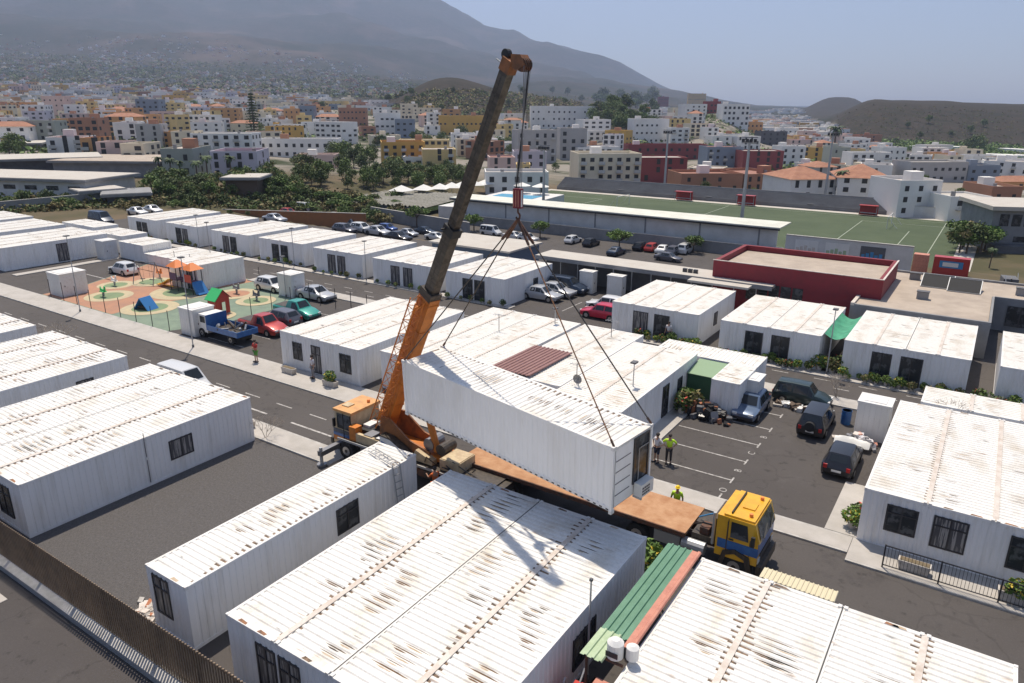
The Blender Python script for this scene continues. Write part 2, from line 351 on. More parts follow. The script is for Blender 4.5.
# ---------------------------------------------------------------- the ground as one sheet out to the mountain
def terrain_material():
    m = bpy.data.materials.new('terrain'); m.use_nodes = True; n = m.node_tree.nodes; l = m.node_tree.links; b = n['Principled BSDF']; b.inputs['Roughness'].default_value = .95
    b.inputs['Specular IOR Level'].default_value = .1
    ge = n.new('ShaderNodeNewGeometry')
    def nz(scale, det, ro=.6):
        t = n.new('ShaderNodeTexNoise'); t.inputs['Scale'].default_value = scale; t.inputs['Detail'].default_value = det; t.inputs['Roughness'].default_value = ro; l.new(ge.outputs['Position'], t.inputs['Vector']); return t.outputs[0]
    def ramp(s, a, c, x, y):
        r = n.new('ShaderNodeMapRange'); r.inputs[1].default_value = a; r.inputs[2].default_value = c; l.new(s, r.inputs[0])
        q = n.new('ShaderNodeMix'); q.data_type = 'RGBA'; l.new(r.outputs[0], q.inputs[0])
        for k, v in ((6, x), (7, y)):
            if isinstance(v, tuple): q.inputs[k].default_value = (*v, 1)
            else: l.new(v, q.inputs[k])
        return q.outputs[2]
    c = ramp(nz(.004, 6), .42, .6, (.05, .043, .034), (.026, .031, .017))
    c = ramp(nz(.03, 7, .75), .45, .62, c, (.02, .024, .013))
    c = ramp(nz(.0016, 5), .55, .68, c, (.085, .066, .054))
    ln = n.new('ShaderNodeVectorMath'); ln.operation = 'LENGTH'; l.new(ge.outputs['Position'], ln.inputs[0])
    near_c = ramp(nz(.05, 6), .4, .6, (.15, .115, .075), (.085, .08, .045)); town_c = ramp(nz(.035, 5), .48, .6, (.26, .235, .20), (.05, .06, .03)); c = ramp(ln.outputs['Value'], 850, 1150, town_c, c); c = ramp(ln.outputs['Value'], 230, 300, near_c, c)
    at_ = n.new('ShaderNodeAttribute'); at_.attribute_name = 'hill'; hc = ramp(nz(.06, 8, .75), .4, .62, (.050, .040, .030), (.026, .026, .017)); c = ramp(at_.outputs['Fac'], .25, .6, c, hc)
    l.new(c, b.inputs['Base Color']); MATS['terrain'] = m
terrain_material()
rad = [0.0, 4]; r_ = 12
while r_ < 84: rad.append(r_); r_ += 8
while r_ < 170: rad.append(r_); r_ += 2
while r_ < 12500: rad.append(r_); r_ *= 1.028
angs = [R(-62+124*i/300) for i in range(301)]+[R(62+236*i/30) for i in range(1, 30)]
v = []; f = []
nA = len(angs)
for rr in rad:
    for a in angs:
        ac = a if a < pi else a-2*pi
        x_ = rr*sin(a); y_ = rr*cos(a)
        X = x_*cos(TH)-y_*sin(TH); Y = x_*sin(TH)+y_*cos(TH)
        if abs(ac) > R(62.1): z = -.25 if rr < 90 else -1
        else: z = zt(X, Y)
        v.append((X, Y, z-.004))
for i in range(len(rad)-1):
    for j in range(nA):
        k = (j+1) % nA
        if i == 0: continue
        f.append((i*nA+j, i*nA+k, (i+1)*nA+k, (i+1)*nA+j))
f.append(tuple(nA+j for j in range(nA))[::-1])
me = bpy.data.meshes.new('ground'); me.from_pydata(v, [], f); me.materials.append(MATS['terrain']); me.polygons.foreach_set('use_smooth', [True]*len(me.polygons))
at = me.attributes.new('hill', 'FLOAT', 'POINT'); at.data.foreach_set('value', [hillmask(p[0], p[1]) for p in v])
gr = inst('ground', me); struct(gr)
def sheet(name, x0, y0, x1, y1, z, m, lab=None):
    return struct(MB().face([(x0, y0, z), (x1, y0, z), (x1, y1, z), (x0, y1, z)], m).build(name), label=lab)
def slab(name, x0, y0, x1, y1, z, m, kerb=True):
    b = MB(); b.box((x0, y0, -.02), (x1, y1, z), m)
    if kerb: b.box((x0, y0-.14, -.02), (x1, y0-.003, z-.003), 'kerb'); b.box((x0, y1+.003, -.02), (x1, y1+.14, z-.003), 'kerb')
    return struct(b.build(name))
sheet('asphalt_yard', -122, -20, 34, 79.5, .004, 'asphalt', 'dark asphalt yard the white containers stand on')
sheet('access_road', -122, 25.6, 34, 31.6, .008, 'asphalt_worn')
sheet('gravel_patch', -34, 10.6, -24, 24.1, .012, 'gravel', 'dark raked gravel strip between two container blocks')
sheet('lower_car_park', -108, 86.6, -20, 119.3, -4.97, 'asphalt_worn', 'asphalt of the lower car park beyond the containers')
sheet('outer_pavement', -90, -20, 34, 9.9, .012, 'pave_out')
slab('pavement', -122, 24.35, -28.0, 25.7, .10, 'concrete')
slab('pavement', -122, 31.1, -15.6, 33.3, .10, 'concrete')
slab('pavement', -15.6, 31.5, -2.9, 32.66, .10, 'concrete')
slab('pavement', -2.88, 30.85, 30, 32.66, .10, 'concrete')
b = MB(); b.box((-15.4, 33.4, -.01), (-14.2, 45, .09), 'concrete'); b.box((-4.15, 32.85, -.01), (-2.78, 38.2, .09), 'concrete'); b.box((-17.2, 46.5, -.01), (-15.2, 49.2, .09), 'concrete')
struct(b.build('path'))
slab('pavement', -115, 56.3, -37.5, 57.1, .10, 'concrete'); slab('pavement', -27.2, 54.1, 1.0, 54.95, .10, 'concrete')
slab('pavement', -68, 49.6, -19, 50.9, .10, 'concrete'); slab('pavement', -14.5, 48.9, -3.5, 50.2, .10, 'concrete')
slab('pavement', -92, 36.0, -90.8, 48, .1, 'concrete', False)
# painted marks
b = MB()
def mark(x0, y0, x1, y1, w_=.09, z=.014): b.bar((x0, y0, z), (x1, y1, z), w_, 'paint', .004)
x = -95
while x < 25:
    if x < -30: mark(x, 28.4, x+1.5, 28.4)
    x += 3.2
mark(-34.2, 26.9, -29.2, 26.9, .14); mark(-40, 26.9, -36.5, 26.9, .14)
x = -90
while x < 8:
    if not -38 < x < -26: mark(x, 53.4, x+1.2, 53.4); mark(x+1.6, 52.1, x+2.6, 52.1, .1)
    x += 3.0
for y in (35.05, 37.55, 40.05, 42.6, 45.1): mark(-13.6 if y < 40 else -14.1, y, -9.25, y); mark(-9.2, y-.35, -9.2, y+.35)
mark(-9.2, 32.9, -9.2, 33.4)
for y in (34.8, 37.4, 40.0, 42.6, 45.2): mark(-53.5, y-.3, -48.8, y-.3)
for y in (38.5, 41, 43.5, 46): mark(-85.6, y, -80.4, y, .14)
for x in (-33, -30.5, -28): mark(x, 58.5, x, 62.5)
mk = b.build('road_markings'); struct(mk, label='white painted bay lines and road dashes')
FCV = {}
def text_mesh(body, size, m, ext=.002):
    c = bpy.data.curves.new('writing', 'FONT'); c.body = body; c.size = size; c.align_x = 'CENTER'; c.align_y = 'CENTER'; c.extrude = ext
    o = bpy.data.objects.new('tmp', c); me = bpy.data.meshes.new_from_object(o); me.materials.clear(); me.materials.append(MATS[m]); bpy.data.objects.remove(o)
    return me
for ch, y in (('O', 33.8), ('B', 36.3), ('C', 38.8), ('B', 41.3)):
    o = inst('bay_letter', text_mesh(ch, .55, 'paint'), None, (-9.25, y, .018), R(90)); struct(o)
# ---------------------------------------------------------------- white container buildings
PCACHE = {}
def lerp_(a, b, u): return a+(b-a)*u
def roof_panel(wd, L, kind, side, var=0):
    """one container roof: transverse pressed ribs, side rails flush with the rib tops; side = which long edge has the capped joint"""
    key = ('r', round(wd, 2), round(L, 2), kind, side, var)
    if key in PCACHE: return PCACHE[key]
    b = MB(); r = .075; p = .278; n = int((L-2*r-.1)/p); y0 = (L-n*p)/2; dz = .037
    b.box((0, 0, -.10), (r, L, 0), kind); b.box((wd-r, 0, -.10), (wd, L, 0), kind)
    b.box((r+.001, 0, -.10), (wd-r-.001, y0, 0), kind); b.box((r+.001, L-y0, -.10), (wd-r-.001, L, 0), kind)
    prof = []
    for i in range(n):
        y = y0+i*p; prof += [(y, 0), (y+.125, 0), (y+.165, -dz), (y+.235, -dz)]
    prof.append((y0+n*p, 0))
    xa, xb = r+.001, wd-r-.001; k = len(prof)
    vs_ = [(xa, y, z-.002) for y, z in prof]+[(xb, y, z-.002) for y, z in prof]
    b.mesh(vs_, [(i, i+k, i+k+1, i+1) for i in range(k-1)], kind)
    rnd = random.Random(int(wd*100)+int(L*10)+side*7+var*31)
    e = wd if side else 0
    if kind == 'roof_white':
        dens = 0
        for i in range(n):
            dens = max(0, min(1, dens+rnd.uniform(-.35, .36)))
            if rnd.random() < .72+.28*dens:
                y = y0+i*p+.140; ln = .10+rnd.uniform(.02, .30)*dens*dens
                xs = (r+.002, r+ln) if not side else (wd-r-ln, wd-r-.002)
                b.face([(xs[0], y, -dz*.55), (xs[1], y+.012, -dz*.8), (xs[1], y+.098, -dz*.8), (xs[0], y+.115, -dz*.55)], 'groove_shade_grime')  # dark quads paint the shade into the groove ends beside the joint
    nc = rnd.randint(4, 7) if kind == 'roof_white' else rnd.randint(2, 4)
    for c_ in range(nc):
        i0 = rnd.randint(0, n-6); cx_ = rnd.choice([.5, .5, .35, .68])*wd+rnd.uniform(-.2, .2); big = rnd.random() < .35
        mm = rnd.choice(['stain', 'stain_dark', 'stain_dark', 'stain'] if kind == 'roof_white' else ['stain_pale', 'stain_pale', 'stain'])
        for i in range(i0, i0+rnd.randint(2, 6 if big else 4)):
            if i >= n: break
            y = y0+i*p+.168; hl = rnd.uniform(.28, .6)*(1.4 if big else 1); x_ = cx_+rnd.uniform(-.15, .15); a_, c2 = max(r+.02, x_-hl), min(wd-r-.02, x_+hl); wv = rnd.uniform(.4, 1)
            b.face([(a_, y+.028, -dz), (a_+.25*(c2-a_), y+.030-.026*wv, -dz), (c2-.15*(c2-a_), y+.034-.03*wv, -dz), (c2, y+.03, -dz), (c2-.3*(c2-a_), y+.034+.03*wv, -dz), (a_+.3*(c2-a_), y+.034+.028*wv, -dz)], mm)
            if rnd.random() < .6: a3 = a_+.2*(c2-a_); c3 = c2-.2*(c2-a_)*rnd.uniform(.5, 2); ty = y-.11; b.face([(a3, ty+.04, .001), (lerp_(a3, c3, .3), ty, .001), (lerp_(a3, c3, .8), ty+.01, .001), (c3, ty+.04, .001), (lerp_(a3, c3, .6), ty+.06, .001), (lerp_(a3, c3, .25), ty+.055, .001)], 'stain_pale' if rnd.random() < .7 else mm)
    if kind == 'roof_white':
        for c_ in range(rnd.randint(1, 3)):
            x_ = rnd.uniform(.1, wd-.5); ye = rnd.choice([.02, L-.16]); b.face([(x_, ye, .002), (x_+rnd.uniform(.3, .6), ye, .002), (x_+.4, ye+.10, .002), (x_+.05, ye+.13, .002)], rnd.choice(['rusty', 'stain_pale', 'groove_shade_grime']))
    me = b.data('roof_panel'); PCACHE[key] = me; return me
def corr_wall(L, h, m='wall_white'):
    key = ('w', round(L, 2), round(h, 2), m)
    if key in PCACHE: return PCACHE[key]
    b = MB(); p = .278; n = max(1, int((L-.24)/p)); x0 = (L-n*p)/2; dz = .027; prof = [(0, 0)]
    for i in range(n):
        x = x0+i*p; prof += [(x, 0), (x+.07, 0), (x+.105, dz), (x+.175, dz), (x+.21, 0)]
    prof += [(L, 0)]; k = len(prof)
    vs_ = [(x, y, .14) for x, y in prof]+[(x, y, h-.12) for x, y in prof]
    b.mesh(vs_, [(i, i+1, i+1+k, i+k) for i in range(k-1)], m)
    b.box((0, -.012, 0), (L, .1, .14), m); b.box((0, -.012, h-.12), (L, .1, h-.004), m)
    me = b.data('wall'); PCACHE[key] = me; return me
def window_mesh(w_, h, style):
    key = ('win', round(w_, 2), round(h, 2), style)
    if key in PCACHE: return PCACHE[key]
    b = MB(); t = .07
    b.box((0, -.03, 0), (w_, .03, t), 'frame_dark'); b.box((0, -.03, h-t), (w_, .03, h), 'frame_dark'); b.box((0, -.03, t), (t, .03, h-t), 'frame_dark'); b.box((w_-t, -.03, t), (w_, .03, h-t), 'frame_dark')
    if style in ('slide', 'trans', 'door'): b.box((w_/2-.035, -.032, t), (w_/2+.035, .028, h-t), 'frame_dark')
    if style == 'trans': b.box((t, -.034, h*.68), (w_-t, .026, h*.68+.06), 'frame_dark')
    g = MB(); g.box((t, -.004, t), (w_-t, .012, h-t), 'glass'); gc = None
    g2 = MB(); g2.box((t, -.004, t), (w_-t, .012, h-t), 'glass_curtain')
    PCACHE[key] = (b.data('window'), g.data('pane'), g2.data('pane')); return PCACHE[key]
def container(label, x0, x1, y0, y1, h=2.72, n=4, kind='roof_white', wins=(), group='white container homes in rows', strips=True, cat='container home', name='container_building', z0=0, axis='y', rz=0, loc=None):
    """wins: (face, position along the face from its left end seen from outside, width, sill, head, style)"""
    t = thing(name, label, cat, loc or (x0, y0, z0), rz, group)
    W_ = x1-x0; L_ = y1-y0
    if axis == 'y':
        wd = W_/n
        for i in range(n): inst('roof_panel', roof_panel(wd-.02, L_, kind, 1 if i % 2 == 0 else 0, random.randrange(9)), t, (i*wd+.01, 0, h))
        for i in range(1, n):
            b = MB()
            if (i % 2 == 1 and strips) or strips == 2: b.box((i*wd-.10, .05, h+.002), (i*wd+.10, L_-.05, h+.03), 'strip')
            else: b.box((i*wd-.022, .03, h-.03), (i*wd+.022, L_-.03, h+.004), 'seam_dark')
            b.build('joint_strip' if ((i % 2 == 1 and strips) or strips == 2) else 'joint_seam', t)
    else:
        wd = L_/n
        for i in range(n): inst('roof_panel', roof_panel(wd-.02, W_, kind, i % 2), t, (0, (i+1)*wd-.01, h), rot=(0, 0, -pi/2))
    if 'cast' not in PCACHE: PCACHE['cast'] = MB().box((-.055, -.055, -.13), (.055, .055, .012), 'trim_white').data('corner_casting')
    for xx in (.04, W_-.04):
        for yy in (.04, L_-.04): inst('corner_casting', PCACHE['cast'], t, (xx, yy, h+.002))
    if axis == 'y':
        for i in range(1, n):
            for yy in (-.014, L_-.15): 
                for sx_ in (-.095, .095): o_ = inst('corner_casting', PCACHE['cast'], t, (i*W_/n+sx_, yy+.075, h+.03)); o_.scale = (1.1, 1.4, 1.2)
    for fc in 'SENW':
        Lf = W_ if fc in 'SN' else L_
        lc, rot = {'S': ((0, 0, 0), 0), 'E': ((W_, 0, 0), pi/2), 'N': ((W_, L_, 0), pi), 'W': ((0, L_, 0), -pi/2)}[fc]
        w_ = inst('wall', corr_wall(Lf, h), t, lc, rot)
    for (fc, s, w1, z1, z2, st) in wins:
        lc, rot = {'S': ((s, -.005, z1), 0), 'E': ((W_+.005, s, z1), pi/2), 'N': ((W_-s, L_+.005, z1), pi), 'W': ((-.005, L_-s, z1), -pi/2)}[fc]
        a, g1, g2 = window_mesh(w1, z2-z1, st)
        o = inst('door' if z1 < .3 else 'window', a, t, lc, rot); inst('pane', g2 if random.random() < .42 else g1, o)
    return t
FW_ = (1.05, .75, 2.15)
def win(fc, s, st='slide', w_=1.1, z1=.8, z2=1.95): return (fc, s, w_, z1, z2, st)
def dr(fc, s, w_=1.0): return (fc, s, w_, .12, 2.2, 'door')
container('large four-bay white container block, rust-streaked roof, dark window facing the gravel strip', -44.1, -34.0, 11.8, 24.05, wins=[win('E', 7.05, 'slide', 1.35, .9, 2.0), win('S', 7.6, 'trans', 1.3, .6, 2.2)])
container('white container block second along the left edge, small sliding window on its long side', -56.7, -46.8, 11.8, 24.05, wins=[win('E', 8.8), ])
container('white container block third along the left edge, only its roof corner showing', -69.2, -59.2, 11.8, 24.05)
container('single narrow white container with a leaning metal ladder against its side', -23.85, -21.4, 11.65, 23.95, n=1, wins=[win('E', 7.05, 'trans', 1.3, 1.0, 2.25), ('S', .35, 1.0, .85, 2.5, 'trans')], cat='container', name='single_container')
container('foreground four-bay white container block with heavy rust streaks and the crane hook shadow', -19.05, -9.25, 11.6, 23.65, wins=[win('S', 1.45, 'trans', .95, .6, 2.3), win('S', 2.55, 'trans', 1.0, .6, 2.3), win('E', 6.2, 'slide', 1.6, .6, 1.9)])
container('white container block in the bottom right corner beside the green corrugated awning', -6.95, 2.95, 11.3, 23.55)
container('white container block at right with three dark windows behind the black railing', -2.75, 7.1, 32.72, 44.85, strips=2, wins=[win('S', .98, 'trans', 1.25, .95, 2.25), win('S', 2.8, 'trans', 1.3, .8, 2.3), win('S', 5.55, 'trans', 1.3, .8, 2.3), win('S', 7.5, 'trans', 1.3, .8, 2.3)])
container('short white container block directly behind the right-hand block, under a bare shrub', -1.75, 8.05, 45.3, 48.2, n=4, kind='roof_dusty', strips=2)
OLD = dict(kind='roof_dusty')
container('white container block beside the crane cab, two dark windows and a door at its end', -43.0, -34.9, 33.6, 45.6, wins=[win('S', 1.3, 'trans', 1.0, .75, 2.1), ('S', 3.3, .95, .12, 2.2, 'trans'), win('S', 6.2, 'trans', 1.1, .75, 2.15)], **OLD)
container('white container block behind the crane boom with a patched dusty roof', -33.6, -25.35, 34.4, 47.9, n=4, **OLD)
container('narrow white container block under the slings with dirty roof puddle stains', -25.0, -20.1, 35.6, 47.9, n=2, **OLD)
container('white container block beside the parking bays with long brown roof stains and a side door', -20.0, -15.35, 34.1, 46.1, n=2, wins=[dr('E', 6.1, 1.0), win('E', 8.6, 'slide', .8)], **OLD)
container('low white container block behind the small green shed, gravel-stained roof', -18.2, -11.5, 41.9 if False else 46.6, 49.4 if False else 48.6, n=3, axis='y', **OLD) if False else (container('low white container behind the small green shed, gravel-stained roof', -18.6, -11.45, 46.7, 49.2, n=1, h=2.35, axis='x', cat='container', name='single_container', **OLD), container('narrow white container between the small green shed and a kiosk', -13.25, -11.45, 43.0, 46.66, n=1, h=2.35, cat='container', name='single_container', **OLD))
Ntop = [dr('S', 2.0, 1.35), dr('S', 3.9, 1.35), win('E', 4.0, 'slide', .8)]
container('white container block opposite the red car with a person in its doorway', -26.3, -18.6, 55.4, 65.0, wins=Ntop, **OLD)
container('white container block between the person doorway block and the green shade net', -16.7, -9.2, 55.1, 64.7, wins=[dr('S', 2.0, 1.35), dr('S', 4.0, 1.35)], **OLD)
container('white container block right of the green shade net', -7.6, .3, 55.2, 64.7, wins=[dr('S', 1.9, 1.3), dr('S', 3.75, 1.4)], **OLD)
container('white container block cut off by the right frame edge beyond the alley', 1.95, 9.5, 55.0, 64.3, **OLD)
KR = [(-106.6, -99.4, 58.3, 68.9), (-97.0, -89.6, 58.3, 68.3), (-86.4, -78.6, 58.1, 67.8), (-76.6, -68.4, 58.0, 66.8), (-66.0, -58.1, 57.4, 66.7), (-56.1, -47.3, 57.0, 65.5), (-45.7, -38.4, 56.7, 65.7)]
for i, (a, b_, c, d) in enumerate(KR):
    container('white twin-doored container block in the far row, '+('%s from its left end' % ORD[i] if i else 'at its left end'), a, b_, c, d, wins=[dr('S', (b_-a)*.3, 1.25), dr('S', (b_-a)*.5, 1.25), win('E', 5.2, 'slide', .9, 1.1, 1.8)], **OLD)
container('long white container block at the far left with one dark door in its long wall', -103.4, -94.6, 36.4, 48.75, wins=[('E', 6.0, 1.3, .12, 2.3, 'door')], **OLD)
container('white container block second back at the far left edge', -115.2, -106.4, 37.2, 49.4, **OLD)
container('white container block third back at the far left edge', -127.0, -117.6, 38, 50.4, **OLD)
container('small low white container behind the far left block beside the dark van', -110.4, -101.8, 50.9, 54.2, h=2.5, n=3, **OLD)
container('low white container behind the white kiosk at far left', -100.4, -93.4, 49.9, 53.4, h=2.3, n=3, **OLD)
container('white container behind the parked white hatchback bays', -91.6, -86.2, 48.4, 52.2, h=2.1, n=2, **OLD)
container('white container behind the swing posts of the playground', -86.0, -78.4, 48.3, 54.0, h=1.2, n=3, **OLD)
container('white container behind the climbing frame with a dark open gate', -72.8, -68.0, 43.5, 49.3, n=2, wins=[('S', 3.1, .9, .1, 2.1, 'trans')], **OLD)
for x_, y_, z_, lab in ((-33.97, 17.6, 2.5, 'thin grey cable pipe down the long wall of the large left container block'),):
    tag(MB().cyl((0, 0, -2.3), (0, 0, 0), .025, 'steel', 6).cyl((0, 0, 0), (.02, 0, .5), .02, 'steel', 6).box((-.02, -.05, -1.0), (.05, .05, -.85), 'box_white').build('cable_pipe', None, (x_, y_, z_)), lab, 'pipe')
# white service kiosks
def kiosk(label, x0, x1, y0, y1, h=2.35):
    t = thing('service_kiosk', label, 'kiosk', (x0, y0, 0), 0, 'white service kiosks')
    W_, L_ = x1-x0, y1-y0
    b = MB(); b.box((.03, .03, 0), (W_-.03, L_-.03, h-.12), 'box_white')
    for i in range(int(W_/.3)): b.box((.1+i*.3, .012, .1), (.13+i*.3, .032, h-.2), 'trim_white')
    b.build('body', t)
    MB().box((-.02, -.02, h-.118), (W_+.02, L_+.02, h), 'box_white').box((.3, .25, h+.002), (W_-.3, L_-.4, h+.03), 'trim_white').build('roof', t)
    d = MB().box((W_-.028, .3, .1), (W_-.008, L_-.3, h-.3), 'trim_white').build('door', t)
    MB().box((W_-.006, .4, 1.0), (W_+.03, .46, 1.15), 'frame_dark').build('handle', d)
    return t
kiosk('white kiosk at the left corner of the playground fence', -79.5, -77.0, 34.2, 36.9)
kiosk('white kiosk beside the silver sedan beyond the playground', -60.0, -57.9, 47.2, 49.0)
kiosk('white kiosk behind the blue flatbed truck', -56.4, -54.4, 33.9, 36.0)
kiosk('white kiosk between the black cars and the right-hand container block', -4.9, -3.1, 44.4, 46.0)
kiosk('white kiosk partly hidden behind the blue-grey hatchback', -11.9, -10.7, 44.6, 46.2, 2.2)
kiosk('small white kiosk at the corner of the far left container block', -93.4, -91.5, 46.4, 48.2)
kiosk('left one of two white cabinets by the long canopy', -35.3, -33.7, 66.0, 67.3-.2, 2.3)
kiosk('right one of two white cabinets by the long canopy', -32.0, -30.3, 65.8, 66.9, 2.3)
# ---------------------------------------------------------------- the hoisted container
t = thing('hoisted_container', 'white shipping container hanging tilted from the crane slings', 'container', (-15.877, 24.357, 5.876))
t.rotation_mode = 'ZYX'
HM = (Matrix.Rotation(-.176, 4, 'Z') @ Matrix.Rotation(.026, 4, 'Y') @ Matrix.Rotation(.054, 4, 'X'))
t.rotation_mode = 'QUATERNION'; t.rotation_quaternion = HM.to_quaternion()
CL, CW, CH = 12.19, 2.44, 2.72; hx, hy, hz = CL/2, CW/2, CH/2
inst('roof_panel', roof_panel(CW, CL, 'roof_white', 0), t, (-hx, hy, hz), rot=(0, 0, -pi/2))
mat('hoist_wall', (.88, .87, .85), .5, col2=(.78, .76, .72), scale=.9, mix=(.45, .8), stretch=(1, 1, .3))
inst('wall', corr_wall(CL, CH, 'hoist_wall'), t, (-hx, -hy, -hz)); inst('wall', corr_wall(CL, CH, 'hoist_wall'), t, (hx, hy, -hz), pi)
inst('end_wall', corr_wall(CW, CH, 'hoist_wall'), t, (-hx, hy, -hz), -pi/2)
b = MB(); b.box((hx-.05, -hy+.12, -hz+.14), (hx-.01, hy-.12, hz-.12), 'hoist_wall')
for i, z in enumerate((-.75, -.25, .25, .72)): b.box((hx-.012, -hy+.14, z), (hx+.002, -.15, z+.035), 'steel' if i else 'grey_dark')
b.build('end_panel', t)
b = MB()
for xx in (-hx, hx):
    for yy in (-hy, hy):
        b.box((xx-.085, yy-.085, -hz), (xx+.015*(1 if xx > 0 else -1)+.07*(xx < 0) if False else xx+.02, yy+.02, hz), 'hoist_wall')
        for zz in (-hz, hz): b.box((xx-.10, yy-.10, zz-.07), (xx+.10 if xx < 0 else xx+.03, yy+.10 if yy < 0 else yy+.03, zz+.07), 'trim_white')
b.build('corner_post', t)
b = MB(); b.box((-hx, -hy-.012, -hz-.02), (hx, -hy+.06, -hz+.10), 'trim_white'); b.box((-hx, hy-.06, -hz-.02), (hx, hy+.012, -hz+.10), 'trim_white'); b.box((-hx+.1, -hy+.1, -hz+.02), (hx-.1, hy-.1, -hz+.08), 'rust_dark')
for i in range(40): b.box((-hx+.2+i*.3, -hy-.016, -hz+.0), (-hx+.33+i*.3, -hy-.008, -hz+.06), 'seam_dark')
b.build('floor_frame', t)
a, g1, g2 = window_mesh(1.0, 2.0, 'plain'); o = inst('window', a, t, (hx+.012, .02, -hz+.62), pi/2); inst('pane', g1, o)
MB().box((.30, -.05, .05), (.33, -.03, 1.5), 'galv').box((.30, -.05, 1.47), (.95, -.03, 1.5), 'galv').build('screen_frame', o)
o = MB().box((hx+.03, .12, -hz+.12), (hx+.38, .95, -hz+.68), 'box_white').build('air_conditioner', t)
b = MB()
for i in range(4):
    for j in range(3): b.box((hx+.378, .2+.13*i, -hz+.2+.13*j), (hx+.388, .29+.13*i, -hz+.28+.13*j), 'frame_dark')
b.build('fan_grille', o); MB().box((hx+.0, .1, -hz+.04), (hx+.4, .16, -hz+.12), 'galv').build('bracket', o)
def HP(u, vv, w_): return Vector((-15.877, 24.357, 5.876)) + HM.to_3x3() @ Vector((u, vv, w_))
HOOK = Vector((-15.9, 24.4, 15.0))
# ---------------------------------------------------------------- crane
CX, CY = -24.0, 26.55
t = thing('mobile_crane', 'orange and yellow mobile crane parked on the road, boom raised over the hanging container', 'crane', (CX, CY, 0))
def L3(x, y, z): return Vector((x-CX, y-CY, z))
b = MB()
b.box(L3(-27.2, 25.75, .72), L3(-17.6, 27.35, 1.12), 'grease'); b.box(L3(-26.9, 25.3, 1.12), L3(-18.0, 27.8, 1.2), 'grease')
for x in (-25.6, -22.6, -18.8): b.box(L3(x, 25.35, .6), L3(x+.9, 27.75, 1.0), 'rust_dark')
b.build('chassis', t)
c = MB()
c.prism([(-29.25-CX, .5), (-27.75-CX, .5), (-27.75-CX, 2.5), (-29.0-CX, 2.5), (-29.2-CX, 1.5)], 25.85-CY, 28.05-CY, 'crane_cream')
cab = c.build('cab', t)
MB().box(L3(-29.1, 25.78, 2.502), L3(-27.65, 28.1, 2.64), 'crane_yellow').build('roof', cab)
MB().box(L3(-28.85, 25.81, 1.5), L3(-28.4, 25.845, 2.38), 'glass').box(L3(-28.33, 25.81, 1.5), L3(-27.85, 25.845, 2.38), 'glass').build('side_window', cab)
MB().box(L3(-29.2, 25.825, 1.0), L3(-27.75, 25.845, 1.18), 'blue').box(L3(-29.2, 25.825, .72), L3(-27.75, 25.845, .98), 'crane_orange').box(L3(-29.2, 25.825, 1.2), L3(-27.75, 25.845, 1.42), 'grey_dark').build('stripe', cab)
MB().face([L3(-29.225, 25.95, 1.5), L3(-29.225, 27.95, 1.5), L3(-29.03, 27.95, 2.42), L3(-29.03, 25.95, 2.42)], 'glass').build('windscreen', cab)
MB().box(L3(-29.45, 25.8, .4), L3(-29.27, 28.1, .75), 'black').box(L3(-28.3, 25.25, 1.14), L3(-18.3, 25.298, 1.26), 'galv').build('bumper', t)
b = MB()
b.box(L3(-26.9, 25.72, 1.2), L3(-24.6, 27.7, 1.45), 'black'); b.box(L3(-26.7, 26.6, 1.5), L3(-25.6, 27.5, 1.95), 'grease'); b.box(L3(-26.6, 25.6, 1.5), L3(-26.0, 26.3, 1.75), 'steel'); b.box(L3(-25.8, 25.55, 1.5), L3(-25.1, 26.4, 1.7), 'box_white')
b.box(L3(-27.6, 25.5, 1.2), L3(-27.1, 26.0, 2.0), 'crane_orange'); b.box(L3(-27.1, 25.5, 1.2), L3(-25.3, 25.7, 1.7), 'crane_cream'); b.box(L3(-27.6, 26.1, 1.2), L3(-26.6, 27.9, 1.7), 'black'); b.box(L3(-27.4, 26.4, 1.7), L3(-26.9, 27.2, 1.85), 'box_white'); b.cyl(L3(-25.9, 27.0, 1.9), L3(-25.9, 27.0, 2.5), .07, 'black')
b.build('engine_deck', t)
MB().box(L3(-28.38, 25.80, .75), L3(-28.35, 25.83, 2.45), 'black').box(L3(-27.8, 25.8, .75), L3(-27.77, 25.83, 2.45), 'black').box(L3(-29.0, 25.6, 1.6), L3(-28.9, 25.75, 2.1), 'black').box(L3(-28.9, 26.3, 2.642), L3(-28.4, 26.8, 2.70), 'crane_cream').cyl(L3(-28.0, 27.5, 2.64), L3(-28.0, 27.5, 2.8), .09, 'toy_orange').build('cab_fittings', cab)
r5 = random.Random(8)
for i in range(16):
    x = r5.uniform(-27.0, -19.2); z = r5.uniform(1.22, 1.5); p = L3(x, r5.uniform(25.5, 27.5), z); MB().path([p, p+Vector((r5.uniform(-.4, .6), r5.uniform(-.3, .3), r5.uniform(.1, .5))), p+Vector((r5.uniform(.3, 1.2), r5.uniform(-.4, .4), 0))], .03, r5.choice(['black', 'grease', 'steel']), 5).build('hose', t)
b = MB()
for i in range(5):
    b.box(L3(-26.6+1.5*i, 25.3, .62), L3(-25.7+1.5*i, 25.75, 1.05), r5.choice(['crane_cream', 'grease', 'steel', 'crane_orange'])); b.build('tool_box', t); b = MB()
ws = []
b = MB(); b.cyl((0, -.17, 0), (0, .17, 0), .52, 'rubber', 18); wm = b.data('wheel'); b = MB(); b.cyl((0, -.18, 0), (0, .18, 0), .27, 'rim', 12); b.cyl((0, -.2, 0), (0, .2, 0), .1, 'grease', 8); rm = b.data('rim')
for x in (-27.75, -26.0, -21.2, -19.8):
    for y in (25.5, 27.6):
        o = inst('wheel', wm, t, L3(x, y, .52)); inst('rim', rm, o)
